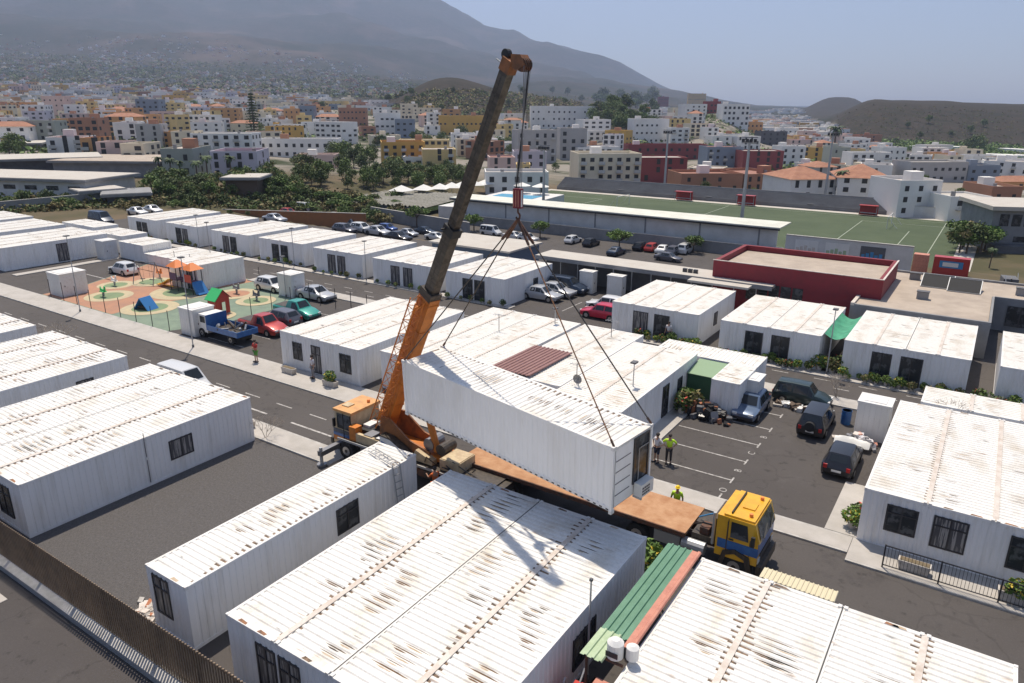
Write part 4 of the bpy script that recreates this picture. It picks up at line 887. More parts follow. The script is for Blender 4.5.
# playground posts
b = MB(); b.cyl((0, 0, 0), (0, 0, 1.9), .035, 'frame_dark', 6); pm_ = b.data('fence_post'); fp = [(-78 + 2.55*i, 33.6) for i in range(9)]+[(-55.6, 33.6+2.3*i) for i in range(3, 7)]+[(-81+3.1*i, 49.2) for i in range(8)]
for (x, y) in fp: tag(inst('fence_post', pm_, None, (x, y, 0)), 'thin dark upright fence post on the playground edge', 'fence post', 'thin posts round the playground')
# parking-side low fence
for i in range(7):
    tag(inst('fence_post', pm_, None, (-53.8+2.1*i, 47.2, 0)), 'thin dark upright post between the parking bays and inner road', 'fence post', 'thin posts behind the bays')
# ---------------------------------------------------------------- playground
mat('cream_sheet', (.62, .55, .38), .6)
pg = MB().face([(-80, 33.5, .012), (-58, 33.5, .012), (-56.0, 37.6, .012), (-56.0, 47.0, .012), (-64, 50.0, .012), (-86.0, 50.0, .012), (-80.2, 37.5, .012)], 'pg_teal').build('playground_floor'); struct(pg, label='coloured rubber playground floor')
b = MB(); b.face([(-80, 33.7, .016), (-67, 33.7, .016), (-67.5, 38, .016), (-66.0, 41.5, .016), (-67.5, 45.5, .016), (-67, 49.8, .016), (-85.7, 49.8, .016), (-80, 37.5, .016)], 'pg_orange'); struct(b.build('playground_floor'))
for i, (px, py, r, m2) in enumerate(((116, 285, 2.2, 'pg_green'), (109, 296, 2.7, 'pg_green'), (152, 282, 2.5, 'pg_green'), (184, 292, 3.9, 'pg_green'), (150, 308, 3.1, 'pg_green'), (236, 294, 2.6, 'pg_orange'), (256, 301, 2.3, 'pg_green'), (219, 316, 1.8, 'pg_orange'))):
    x, y = G(px, py); z = .020+.004*i; r *= .84
    def disc(r, z, m): return MB().face([(x+r*cos(2*pi*k/40), y+r*sin(2*pi*k/40), z) for k in range(40)], m)
    o = disc(r, z, 'pg_cream').build('playground_disc'); struct(o); o = disc(r*.62, z+.002, m2).build('playground_disc'); struct(o)
# climbing tower
x, y = G(186, 291); t = thing('climbing_frame', 'playground climbing tower with orange roofs, yellow slide and blue side panel', 'climbing frame', (x, y, .05))
b = MB()
for (a, c) in ((-1.6, -.6), (-1.6, .6), (-.4, -.6), (-.4, .6), (1.0, -.6), (1.0, .6), (2.2, -.6), (2.2, .6)): b.cyl((a, c, 0), (a, c, 2.6), .05, 'frame_dark', 6)
b.build('posts', t); MB().box((-1.6, -.6, 1.1), (-.4, .6, 1.18), 'toy_purple').box((1.0, -.6, 1.1), (2.2, .6, 1.18), 'toy_purple').box((-.4, -.3, 1.0), (1.0, .3, 1.06), 'toy_purple').build('platform', t)
for cx_ in (-1.0, 1.6):
    MB().mesh([(cx_-.85, -.8, 2.5), (cx_+.85, -.8, 2.5), (cx_+.85, .8, 2.5), (cx_-.85, .8, 2.5), (cx_, -.8*.2, 3.15), (cx_, .8*.2, 3.15)], [(0, 1, 4), (1, 2, 5, 4), (2, 3, 5), (3, 0, 4, 5), (3, 2, 1, 0)], 'toy_orange').build('tower_roof', t)
MB().prism([(-1.6, 1.15), (-2.2, 1.05), (-3.9, .25), (-4.5, .2), (-4.5, .12), (-3.9, .15), (-2.2, .95), (-1.6, 1.05)], -.5, .5, 'toy_yellow').box((-4.3, -.32, .2), (-1.7, -.28, .3), 'toy_yellow').build('slide', t)
MB().box((1.0, -.64, 1.2), (2.2, -.60, 2.0), 'toy_red').box((-1.6, -.64, 1.2), (-.4, -.60, 1.9), 'toy_purple').build('panel', t)
MB().prism([(2.2, 1.3), (3.2, .1), (2.7, .1), (2.2, .9)], -.6, .6, 'toy_blue').build('climbing_wall', t)
# tent hut
x, y = G(146, 309); t = thing('play_tent', 'dark blue sloping play hut low on the playground floor', 'play hut', (x, y, .05), .2); t.scale = (.8, .8, .85)
MB().prism([(-1.1, 0), (0, 1.35), (.07, 1.35), (1.2, 0), (1.1, 0), (0.03, 1.25), (-1.0, 0)], -.8, .8, 'toy_blue').build('roof', t); MB().box((-.5, -.7, .3), (.5, .7, .36), 'bark').build('bench', t)
x, y = G(220, 313); t = thing('playhouse', 'red playhouse with bright green pitched roof beside the blue truck', 'playhouse', (x, y, .05), pi/2)
b = MB()
for s in (-.6, .6): b.prism([(-.7, 0), (-.7, 1.5), (0, 2.2), (.7, 1.5), (.7, 0), (.3, 0), (.3, 1.1), (-.3, 1.1), (-.3, 0)], s-.04, s+.04, 'toy_red')
b.box((-.74, -.6, .2), (-.68, .6, 1.4), 'toy_red'); b.build('wall', t)
MB().mesh([(-.95, -.8, 1.35), (-.95, .8, 1.35), (0, .8, 2.32), (0, -.8, 2.32), (-.9, -.8, 1.3), (-.9, .8, 1.3), (0, .8, 2.25), (0, -.8, 2.25)], [(0, 1, 2, 3), (7, 6, 5, 4), (0, 3, 7, 4), (2, 1, 5, 6)], 'toy_green').mesh([(.95, -.8, 1.35), (.95, .8, 1.35), (0.01, .8, 2.31), (0.01, -.8, 2.31)], [(3, 2, 1, 0)], 'toy_red').build('roof', t)
def swing(px, py, lab):
    x, y = G(px, py); t = thing('swing_frame', lab, 'swing', (x, y, .05), .3); b = MB()
    for s in (-1.3, 1.3): b.cyl((s, -.7, 0), (s, 0, 2.4), .045, 'steel', 6); b.cyl((s, .7, 0), (s, 0, 2.4), .045, 'steel', 6)
    b.cyl((-1.35, 0, 2.4), (1.35, 0, 2.4), .05, 'steel', 6); b.build('frame', t)
    for s in (-.6, .6): b = MB(); b.cyl((s-.2, 0, 2.4), (s-.2, 0, .5), .012, 'black', 4); b.cyl((s+.2, 0, 2.4), (s+.2, 0, .5), .012, 'black', 4); b.box((s-.24, -.12, .47), (s+.24, .12, .51), 'black'); b.build('swing_seat', t)
swing(148, 284, 'grey swing frame with two hanging seats on the orange playground floor')
def rider(px, py, m, lab):
    x, y = G(px, py); t = thing('spring_rider', lab, 'spring rider', (x, y, .05)); b = MB()
    for i in range(5): b.cyl((0, 0, .05+.09*i), (0, 0, .09+.09*i), .13 if i % 2 else .1, 'steel', 8)
    b.build('spring', t); MB().prism([(-.5, .55), (-.45, 1.0), (-.3, .8), (.2, .75), (.35, 1.15), (.5, 1.1), (.45, .55)], -.05, .05, m).prism([(-.4, .5), (.4, .5), (.3, .6), (-.3, .6)], -.2, .2, m).build('seat', t)
for px, py, m, lab in ((115, 286, 'box_white', 'pale spring rider nearest the white hatchback'), (104, 297, 'toy_green', 'green spring rider near the left kiosk'), (237, 294, 'grey_wall', 'grey spring rider on the orange disc near the playhouse'), (257, 301, 'grey_dark', 'dark spring rider near the teal pickup'), (160, 278, 'toy_orange', 'orange spring rider behind the swing frame')): rider(px, py, m, lab)
# ---------------------------------------------------------------- small site objects
t = thing('corrugated_awning', 'green corrugated awning with a salmon edge over the alley between foreground blocks', 'awning', (-8.3, 16.4, 2.74))
def corr_sheet(x0, x1, y0, y1, z0, z1, m, p=.25, a=.05, th=.02):
    b = MB(); n = int((x1-x0)/p); pr = []
    for i in range(n): x = x0+i*p; pr += [(x, 0), (x+p*.55, 0), (x+p*.65, a), (x+p*.9, a)]
    pr.append((x0+n*p, 0)); k = len(pr)
    v = [(x, y0, z0+z) for x, z in pr]+[(x, y1, z1+z) for x, z in pr]+[(x, y0, z0+z-th) for x, z in pr]+[(x, y1, z1+z-th) for x, z in pr]
    b.mesh(v, [(i, i+1, i+1+k, i+k) for i in range(k-1)]+[(i+2*k, i+3*k, i+1+3*k, i+1+2*k) for i in range(k-1)]+[(i, i+2*k, i+1+2*k, i+1) for i in range(k-1)]+[(i+k, i+1+k, i+1+3*k, i+3*k) for i in range(k-1)], m); return b
corr_sheet(0, 1.05, 1.35, 7.1, .10, .16, 'green_sheet').build('green_sheet', t); corr_sheet(0, .85, 0, 1.42, .16, .14, 'green_pale').build('pale_sheet', t); corr_sheet(.98, 1.36, 1.0, 7.05, .17, .22, 'salmon', .35).build('salmon_edge', t)
for y in (.3, 3, 6.8): MB().box((0, y, .02), (1.3, y+.06, .09), 'rust_dark').build('batten', t)
for y in (.35, 6.8): MB().box((.02, y, -2.74), (.09, y+.07, .02), 'rust_dark').build('post', t)
t = thing('water_tank', 'white plastic tank standing at the lower end of the green awning', 'tank', (-7.35, 16.9, 2.9)); MB().cyl((0, 0, 0), (0, 0, .5), .26, 'box_white', 14).cyl((0, 0, .5), (0, 0, .62), .26, 'box_white', 14, .12).build('tank_body', t); MB().cyl((.48, .2, .0), (.48, .2, .4), .2, 'box_white', 12).cyl((.48, .2, .4), (.48, .2, .48), .2, 'box_white', 12, .08).build('side_tank', t); MB().box((-.2, -.27, .12), (.2, -.25, .3), 'frame_dark').build('inlet', t)
t = thing('wooden_box_frame', 'brown wooden shelf frame under the lower end of the awning', 'shelf', (-7.7, 15.7, 0)); MB().box((0, 0, 0), (.06, .6, 2.4), 'salmon').box((.7, 0, 0), (.76, .6, 2.4), 'salmon').box((0, 0, 2.34), (.76, .6, 2.4), 'salmon').build('frame', t)
rr = random.Random(5)
for i, (m, lab) in enumerate((('toy_red', 'red folded plastic crate stack in the alley'), ('skyblue', 'bright blue plastic sheet in the alley'), ('blue', 'dark blue plastic board in the alley'), ('galv', 'grey bundle of bars in the alley'), ('cloth_red', 'red cloth bundle in the alley'))):
    x = -8.9+.28*(i % 3); y = 13.6+.6*i
    b = MB(); b.box((0, 0, 0), (.35, 1.0, .6+.15*i), m); b.box((.03, .08, .6+.15*i), (.3, .9, .66+.15*i), m); b.bar((.1, -.2, .2), (.2, 1.3, 1.1+.1*i), .05, 'galv'); tag(b.build('stored_goods', None, (x, y, 0), rr.uniform(-.2, .2)), lab+' beside the foreground block', 'stored goods')
t = thing('lumber_plank', 'brown corrugated sheet lying across the roofs behind the hanging container', 'roof sheet', (-25.3, 35.6, 2.78), 0)
b = corr_sheet(0, 3.1, 0, 5.5, .12, .06, 'brown_sheet', .3, .05); v_ = b.build('sheet', t)
t.name = 'corrugated_sheet'
# transverse ribs lines on the brown sheet
t = thing('garden_shed', 'small green metal shed with pale green roof among potted plants', 'shed', (-16.6, 46.3, 0))
MB().box((0, 0, 0), (1.95, 2.0, 1.95), 'shed_green').build('wall', t)
MB().mesh([(.0, -.15, 1.97), (2.05, -.15, 1.97), (2.05, 2.15, 2.3), (.0, 2.15, 2.3), (.0, -.15, 1.93), (2.05, -.15, 1.93), (2.05, 2.15, 2.26), (.0, 2.15, 2.26)], [(0, 1, 2, 3), (7, 6, 5, 4), (0, 4, 5, 1), (1, 5, 6, 2)], 'shed_roof').build('roof', t)
t.location = (-15.28, 44.3, 0); t.rotation_euler = (0, 0, 0)
t = thing('shade_net', 'green shade net stretched between two container roofs', 'shade net', (-9.15, 56.0, 0)); b = MB(); nx, ny = 8, 10; v = []
for j in range(ny+1):
    for i in range(nx+1): v.append((1.55*i/nx, 6.8*j/ny, 2.72-.35*sin(pi*i/nx)-.08*sin(j*2.1)*sin(pi*i/nx)))
b.mesh(v, [(j*(nx+1)+i, j*(nx+1)+i+1, (j+1)*(nx+1)+i+1, (j+1)*(nx+1)+i) for j in range(ny) for i in range(nx)], 'green_net'); b.smooth = 60; b.build('net', t)
for x in (0.05, 1.5): MB().cyl((x, -.1, 0), (x, -.1, 2.7), .03, 'galv').build('post', t)
tag(MB().cyl((0, 0, 0), (0, 0, .9), .29, 'blue', 16).cyl((0, 0, .3), (0, 0, .34), .305, 'blue', 16).cyl((0, 0, .6), (0, 0, .64), .305, 'blue', 16).cyl((0, 0, .86), (0, 0, .9), .305, 'blue', 16).build('barrel', None, (-5.6, 46.2, 0)), 'blue plastic barrel beside the black off-roader', 'barrel')
# tarp bundle
rr = random.Random(9)
def heap(name, label, x, y, n, sx, sy, hh, mats, cat='heap'):
    b = MB()
    for i in range(n):
        px, py = rr.gauss(0, sx/2), rr.gauss(0, sy/2); hgt = max(.08, hh*math.exp(-(px/sx)**2-(py/sy)**2)*rr.uniform(.5, 1)); s = rr.uniform(.1, .3); M_ = Matrix.Translation((px, py, hgt/2)) @ Matrix.Rotation(rr.uniform(0, 3), 4, 'Z') @ Matrix.Rotation(rr.uniform(-.5, .5), 4, 'X')
        b.box((-s, -s*.6, -hgt/2), (s, s*.6, hgt/2), rr.choice(mats), M_)
    return tag(b.build(name, None, (x, y, .02)), label, cat)
heap('scrap_heap', 'dark heap of scrap and covered motorbikes beside the green shed', -13.3, 42.3, 90, 1.5, .8, 1.15, ['black', 'frame_dark', 'grey_dark', 'steel', 'terracotta'])
heap('cloth_heap', 'heap of blankets and clutter under the kiosk by the black hatchback', -4.4, 43.4, 50, 1.0, .6, .8, ['cloth_grey', 'salmon', 'strip', 'grey_dark', 'cloth_light'])
heap('clutter_pile', 'pale clutter pile in front of the dark green off-roader', -8.6, 46.8, 30, 1.9, .4, .45, ['galv', 'box_white', 'bark', 'concrete'])
heap('rubble_pile', 'small pale rubble pile at the corner of the single container', -24.8, 12.4, 60, .6, 1.0, .22, ['concrete', 'strip', 'kerb', 'terracotta'], 'rubble')
b = MB(); v = []
for j in range(5):
    for i in range(9): v.append((-.95+1.9*i/8, -.35+.7*j/4, .42+.14*noise.noise(Vector((i*.9, j*.9, 1)))-.28*abs((j-2)/2)**2-.12*abs((i-4)/4)**3))
b.mesh(v, [(j*9+i, j*9+i+1, (j+1)*9+i+1, (j+1)*9+i) for j in range(4) for i in range(8)], 'cloth_white'); b.smooth = 60
tag(b.build('tarp', None, (-4.65, 42.7, .25)), 'pale tarp bundled at the nose of the black hatchback', 'tarp')
# ladder
t = thing('ladder', 'metal ladder leaning over the roof edge of the single narrow container', 'ladder', (-22.7, 21.3, 2.8)); a0 = Vector((-.35, .4, .05))
sd = Vector((.12, .17, 0))
p0 = Vector((-23.4, 23.0, 2.83))-t.location; pm0 = Vector((-21.36, 22.5, 2.84))-t.location; p1 = Vector((-20.95, 22.4, .1))-t.location; sd = Vector((.04, .2, 0))
b = MB()
for s_ in (-1, 1): b.bar(p0+sd*s_, pm0+sd*s_, .045, 'galv'); b.bar(pm0+sd*s_, p1+sd*s_, .045, 'galv')
b.build('rail', t)
for i in range(14):
    q = p0.lerp(pm0, (i+.5)/6) if i < 6 else pm0.lerp(p1, (i-5.5)/8)
    MB().bar(q-sd, q+sd, .035, 'galv').build('rung', t)
tag(corr_sheet(0, 2.7, 0, .75, .0, -.05, 'cream_sheet', .16, .03).build('roof_sheet', None, (-4.85, 23.57, 2.74)), 'cream ribbed plastic sheet sticking out past the bottom right container roof', 'roof sheet')
# planters
b = MB(); b.prism([(-.55, .02), (-.62, .42), (.62, .42), (.55, .02)], -.2, .2, 'pot'); b.box((-.56, -.15, .42), (.56, .15, .44), 'soil'); plm = b.data('trough')
def leafmesh(n, rx, ry, rz, s, m, seed, m2=None, frac=0, name='foliage', cz=0):
    rd = random.Random(seed); b = MB()
    for i in range(n):
        while 1:
            p = Vector((rd.uniform(-1, 1), rd.uniform(-1, 1), rd.uniform(-1, 1)))
            if .25 < p.length < 1: break
        p = Vector((p.x*rx, p.y*ry, p.z*rz+cz)); u = Vector((rd.gauss(0, 1), rd.gauss(0, 1), rd.gauss(0, .6))).normalized(); w_ = u.cross(Vector((rd.gauss(0, 1), rd.gauss(0, 1), rd.gauss(0, 1)))).normalized(); k = s*rd.uniform(.6, 1.3)
        mm = m2 if m2 and rd.random() < frac else m
        b.face([p-u*k, p+w_*k*.5, p+u*k, p-w_*k*.5], mm)
    return b.data(name)
SH = [leafmesh(260, .45, .42, .4, .11, m, sd, m2, fr) for sd, (m, m2, fr) in enumerate((('leaf', 'leaf_bright', .3), ('leaf_bright', 'flower', .12), ('leaf_dry', 'leaf', .4), ('leaf', 'flower_red', .06)))]
stm = MB().cyl((0, 0, 0), (0, 0, .4), .03, 'bark', 5).data('stem')
potm = MB().cyl((0, 0, 0), (0, 0, .32), .15, 'pot', 10, .2).data('pot')
def plant(label, x, y, s=1, k=0, z=.1, group='potted shrubs along the container fronts', pot=True):
    t = thing('potted_plant' if pot else 'shrub', label, 'plant' if pot else 'shrub', (x, y, z), random.uniform(0, 6), group); t.scale = (s, s, s)
    if pot: inst('pot', potm, t)
    inst('stem', stm, t); inst('foliage', SH[k], t, (0, 0, .55)); return t
for x, y, lab in ((-41.0, 32.5, 'grey concrete trough before the container block beside the crane'), (-.3, 31.5, 'grey concrete trough behind the left part of the black railing'), (3.3, 31.5, 'concrete trough with flowers at the right frame edge')):
    t = thing('planter', lab, 'planter', (x, y, .1)); inst('trough', plm, t); 
    if x > 3: inst('foliage', SH[1], t, (0, 0, .6))
t = thing('planter', 'white trough with a bushy plant near the crane cab', 'planter', (-36.6, 32.4, .1)); inst('trough', plm, t); inst('foliage', SH[1], t, (0, 0, .72))
t = thing('planter', 'long planter with low shrubs on the pavement by the gravel strip', 'planter', (-36.2, 24.9, .1)); o = inst('trough', plm, t); o.scale = (1.6, 1, 1); o = inst('foliage', SH[2], t, (0, 0, .5)); o.scale = (1.8, .5, .5)
rr = random.Random(21)
def row(lab, x0, x1, y, n, smin=.55, smax=1.1, jy=.35):
    for i in range(n):
        plant(lab, x0+(x1-x0)*(i+.5)/n+rr.uniform(-.2, .2), y+rr.uniform(-jy, jy), rr.uniform(smin, smax), rr.randrange(4))
row('potted shrub by the doorway container block', -23.6, -18.0, 54.6, 12, .5, 1.1); row('potted shrub before the block left of the green net', -16.4, -9.3, 54.5, 17, .45, .85); row('potted shrub under the green shade net', -9.0, -7.7, 55.4, 5, .8, 1.4, .5)
row('potted shrub before the block right of the green net', -7.4, .2, 54.5, 17, .45, .9); row('potted shrub in the alley at the right edge', .9, 3.4, 54.0, 6, .7, 1.2, .6)
for (a, b_, c, d) in KR: row('potted shrub along the far container row', a+.4, b_+.6, c-.7, 6, .4, .8)
row('leafy shrub beside the scrap heap wall', -15.0, -14.2, 42.3, 4, 1.0, 1.6, 1.0); row('leafy plant beyond the low block behind the green shed', -19.6, -15.6, 49.6, 9, .8, 1.5, .5)
plant('yellow-green shrub at the corner of the right-hand block', -3.1, 33.6, 1.1, 1); plant('red flowering plant at the corner of the right-hand block', -3.0, 34.5, .9, 3)
plant('bushy green plant behind the flatbed deck, near the awning', -9.6, 25.0, 1.7, 1, 0, pot=False)
# bare shrubs
def bare(label, x, y, z, s, seed):
    rd = random.Random(seed); b = MB()
    def br(p, d, L, r, k):
        q = p+d*L; b.cyl(p, q, r, 'twig', 4, r*.6, False)
        if k: 
            for _ in range(3): br(q, (d+Vector((rd.gauss(0, .5), rd.gauss(0, .5), rd.gauss(.1, .3)))).normalized(), L*.72, r*.6, k-1)
    for _ in range(3): br(Vector((0, 0, 0)), Vector((rd.gauss(0, .4), rd.gauss(0, .4), 1)).normalized(), .6*s, .03*s, 4)
    return tag(b.build('bare_shrub', None, (x, y, z)), label, 'shrub')
bare('bare twiggy shrub rising behind the right-hand container roof', -.2, 44.99+.15, 0, 1.9, 3); bare('second bare twiggy shrub over the crosswise container', 1.6, 48.3, 0, 1.7, 4); bare('pale bare sapling in the alley at the left edge by the road', -45.6, 24.9, 0, 1.2, 5); bare('pale leafless bush at the end of the second left block', -58, 24.9, 0, 1.8, 6); bare('leafless bush at the corner of the large left block', -33.6, 24.5, 0, .9, 8)
bare('dry twiggy plant at the pavement corner by the kiosk', -6.9, 50.2, 0, 1.1, 9)
# ---------------------------------------------------------------- people
def skin(name, V, E, rad_, m, parent=None, root=0, lv=1):
    me = bpy.data.meshes.new(name); me.from_pydata(V, E, []); me.materials.append(MATS[m]); o = bpy.data.objects.new(name, me); COL.objects.link(o)
    sk = o.modifiers.new('skin', 'SKIN'); me.skin_vertices or None
    for i, r in enumerate(rad_): me.skin_vertices[0].data[i].radius = (r, r) if not isinstance(r, tuple) else r
    me.skin_vertices[0].data[root].use_root = True; sk.use_smooth_shade = True
    s = o.modifiers.new('sub', 'SUBSURF'); s.levels = lv; s.render_levels = lv
    if parent: o.parent = parent
    return o
def person(label, x, y, z, rz, shirt, legs, arms='down', hat=None, shorts=False, stride=.0, vest=None):
    sh, el, ha = {}, {}, {}
    for s in (-1, 1):
        sh[s] = (s*.19, 0, 1.42)
        if arms == 'down': el[s] = (s*.27, -.01, 1.14); ha[s] = (s*.28, .06, .90)
        elif arms == 'hips': el[s] = (s*.40, -.06, 1.20); ha[s] = (s*.19, .08, 1.04)
        elif arms == 'fold': el[s] = (s*.27, .08, 1.15); ha[s] = (-s*.02, .24, 1.20+.04*s)
        else: el[s] = (s*.27, .15, 1.2); ha[s] = (s*.22, .42, 1.22)
    V = [(0, 0, .95), (0, 0, 1.15), (0, 0, 1.38), (0, .01, 1.50), (0, .03, 1.60), (0, .02, 1.72)]; E_ = [(0, 1), (1, 2), (2, 3), (3, 4), (4, 5)]; Rr = [(.15, .11), (.13, .10), (.15, .10), .055, .085, .075]
    def add(p, r, j): V.append(p); Rr.append(r); E_.append((j, len(V)-1)); return len(V)-1
    for s in (-1, 1):
        a = add(sh[s], .055, 2); a = add(el[s], .042, a); a = add(ha[s], .030, a); h0 = Vector(ha[s]); d = (h0-Vector(el[s])).normalized()
        p_ = add(tuple(h0+d*.07), .030, a)
        for k in range(4): 
            f0 = add(tuple(h0+d*.12+Vector(((k-1.5)*.018, .0, 0))), .009, p_); add(tuple(h0+d*(.155+.012*(k in (1, 2)))+Vector(((k-1.5)*.022, .02, 0))), .007, f0)
        add(tuple(h0+d*.06+Vector((-s*.045, .02, 0))), .010, p_)
        st_ = stride*s
        a = add((s*.10, 0, .88), .085, 0); a = add((s*.11, .02+st_*.5, .50), .058, a); a = add((s*.12, st_, .09), .038, a); add((s*.13, .17+st_, .04), .035, a)
    o = skin('person', V, E_, Rr, 'skin'); tag(o, label, 'person', 'people on the container site'); o.location = (x, y, z); o.rotation_euler = (0, 0, rz)
    V2 = [(0, 0, .93), (0, 0, 1.15), (0, 0, 1.37), (0, .005, 1.46)]; E2 = [(0, 1), (1, 2), (2, 3)]; R2 = [(.175, .13), (.155, .125), (.18, .125), .07]
    for s in (-1, 1): V2 += [sh[s], tuple(Vector(sh[s]).lerp(Vector(el[s]), .9))]; n = len(V2); E2 += [(2, n-2), (n-2, n-1)]; R2 += [.078, .062]
    skin('shirt', V2, E2, R2, shirt, o)
    if vest: skin('vest', [(0, 0, .95), (0, 0, 1.15), (0, 0, 1.36), (-.13, 0, 1.44), (.13, 0, 1.44)], [(0, 1), (1, 2), (2, 3), (2, 4)], [(.185, .145), (.17, .14), (.195, .14), .085, .085], vest, o)
    V3 = [(0, 0, .96)]; E3 = []; R3 = [(.165, .125)]
    for s in (-1, 1):
        V3 += [(s*.10, 0, .86), (s*.11, .02+stride*s*.5, .50)]; n = len(V3); E3 += [(0, n-2), (n-2, n-1)]; R3 += [.10, .078]
        if not shorts: V3.append((s*.12, stride*s, .13)); E3.append((n-1, n)); R3.append(.06)
    skin('shorts' if shorts else 'trousers', V3, E3, R3, legs, o)
    for s in (-1, 1): MB().box((s*.12-.05, -.06+stride*s, 0), (s*.12+.05, .22+stride*s, .09), 'frame_dark').build('shoe', o)
    b = MB(); b.sphere((0, .005, 1.70), .105, hat or 'hair', 12, 8, (1, 1.1, .95))
    if hat: b.cyl((0, .03, 1.69), (0, .03, 1.705), .135, hat, 14)
    b.build('helmet' if hat else 'hair', o)
    b = MB()
    for s in (-1, 1): b.sphere((s*.035, .112, 1.635), .013, 'black', 6, 4)
    b.sphere((0, .125, 1.605), .016, 'skin', 6, 4); b.box((-.03, .108, 1.563), (.03, .118, 1.572), 'cloth_red'); b.build('face', o)
    return o
person('man in red shirt and green shorts standing on the pavement beyond the road', -44.9, 32.7, .1, pi, 'cloth_red', 'cloth_green', 'fold', shorts=True)
person('person in a pale shirt standing by the dark door of the block beside the crane', -38.7, 32.75, .1, pi-.3, 'cloth_light', 'cloth_grey', 'down')
person('person in a pale shirt with hands on hips beside the worker in the yellow vest', -13.35, 34.75, 0, pi-.4, 'cloth_light', 'navy', 'hips', shorts=True)
person('worker in a yellow vest standing beside the person with hands on hips', -12.75, 35.0, 0, pi+.3, 'hivis', 'frame_dark', 'hips', vest='hivis')
person('worker with yellow helmet and vest standing behind the truck deck', -10.3, 29.85, .0, pi+.2, 'hivis', 'frame_dark', 'down', 'helmet', vest='hivis')
person('worker in orange clothing at the side of the crane', -21.0, 24.85, 0, 1.2, 'cloth_orange', 'cloth_orange', 'fwd')
person('person in white shirt standing in a container doorway opposite the red car', -20.9, 55.0, .1, pi, 'cloth_light', 'navy', 'down')
mat('warehouse_blue', (.10, .14, .20), .7)
# ---------------------------------------------------------------- school buildings and the site's far edge
def bx(lab, name, cat, parts, loc=(0, 0, 0), rz=0, group=None):
    t = thing(name, lab, cat, loc, rz, group)
    for nm, boxes in parts:
        b = MB()
        for (a, c, m) in boxes: b.box(a, c, m)
        b.build(nm, t)
    return t
t = bx('long low canopy with pale flat roof running behind the container blocks', 'covered_walkway', 'canopy', [('roof', [((0, 0, 2.75), (25.6, 3.7, 3.0), 'canopy_roof'), ((0, -.02, 2.6), (25.6, .1, 3.02), 'grey_wall')]), ('wall', [((.2, 2.2, 0), (25.4, 2.4, 2.74), 'grey_dark')])], (-41.6, 67.3, 0))
for i in range(12): MB().box((1+2.1*i, .25, 0), (1.08+2.1*i, .33, 2.74), 'galv').build('post', t)
for i in range(3): MB().box((16.5+.55*i, 1.3, 3.0), (16.9+.55*i, 1.6, 3.35), 'frame_dark').build('roof_vent', t)
t = bx('dark red flat-roofed school building with a raised parapet', 'red_building', 'building', [('wall', [((0, 0, 0), (14.9, 9.9, 4.0), 'maroon')]), ('roof', [((.5, .5, 4.0), (14.4, 9.4, 4.06), 'beige_roof')]),
    ('parapet', [((0, 0, 4.002), (14.9, .4, 4.6), 'maroon'), ((0, 9.5, 4.002), (14.9, 9.9, 4.6), 'maroon'), ((0, .402, 4.002), (.4, 9.498, 4.6), 'maroon'), ((14.5, .402, 4.002), (14.9, 9.498, 4.6), 'maroon'), ((-.05, -.05, 4.602), (14.95, .1, 4.66), 'strip'), ((14.8, .1, 4.602), (14.95, 9.9, 4.66), 'strip')])], (-22.0, 68.4, 0))
for i in range(5): o = MB().box((3.4+1.05*i, -.06, 1.3), (4.3+1.05*i, -.01, 2.9), 'glass').build('window', t); MB().box((3.4+1.05*i, -.09, 2.05), (4.3+1.05*i, -.062, 2.12), 'frame_dark').build('frame', o)
MB().box((-1.6, -2.4, 2.7), (4.2, -.02, 2.9), 'canopy_roof').build('awning', t)
t = bx('flat beige-roofed school building with low grey parapet and skylight', 'school_building', 'building', [('wall', [((0, 0, 0), (10.1, 16.5, 2.8), 'grey_wall'), ((10.102, 9.7, 0), (36, 16.5, 2.8), 'grey_wall')]), ('roof', [((.3, .3, 2.8), (9.9, 16.2, 2.86), 'beige_roof'), ((9.902, 9.95, 2.8), (35.8, 16.2, 2.861), 'beige_roof')]),
    ('parapet', [((0, 0, 2.802), (.28, 16.5, 3.05), 'strip'), ((.282, 16.22, 2.802), (36, 16.5, 3.05), 'grey_wall'), ((9.92, .28, 2.802), (10.1, 9.69, 2.95), 'grey_wall'), ((10.1, 9.7, 2.803), (36, 9.93, 2.95), 'grey_wall'), ((.282, 0, 2.802), (10.1, .27, 2.95), 'grey_wall')])], (-9.0, 65.4, 0))
for i in range(6): o = MB().box((11.2+2.4*i, 9.62, .5), (13.2+2.4*i, 9.69, 2.3), 'glass').build('window', t); MB().box((12.15+2.4*i, 9.58, .5), (12.25+2.4*i, 9.618, 2.3), 'frame_dark').build('frame', o)
b = MB()
for k in range(2):
    x0 = 4.2+2.2*k; y0 = 10.6-.6*k
    b.mesh([(x0, y0, 2.9), (x0+2.6, y0, 2.9), (x0+2.6, y0+2.2, 3.7), (x0, y0+2.2, 3.7)], [(0, 1, 2, 3)], 'rubber')
    for q in range(2): b.bar((x0+2.58*q, y0, 2.92), (x0+2.58*q, y0+2.2, 3.72), .06, 'box_white')
    for q in (0, 1): b.bar((x0, y0+2.2*q, 2.92+.8*q), (x0+2.6, y0+2.2*q, 2.92+.8*q), .05, 'galv')
    for q in (0, 2.6): b.bar((x0+q, y0+2.2, 2.86), (x0+q, y0+2.2, 3.7), .06, 'galv')
b.build('solar_panel', t)
for (x, y) in ((4.4, 5.3), (11.6, 11.7), (3.0, 13.2)): MB().box((x, y, 2.86), (x+.9, y+.6, 3.5), 'grey_wall').box((x-.05, y-.05, 3.5), (x+.95, y+.65, 3.56), 'grey_dark').build('roof_vent', t)
mat('pale_roof', (.66, .66, .58), .8, col2=(.56, .56, .49), scale=.3)
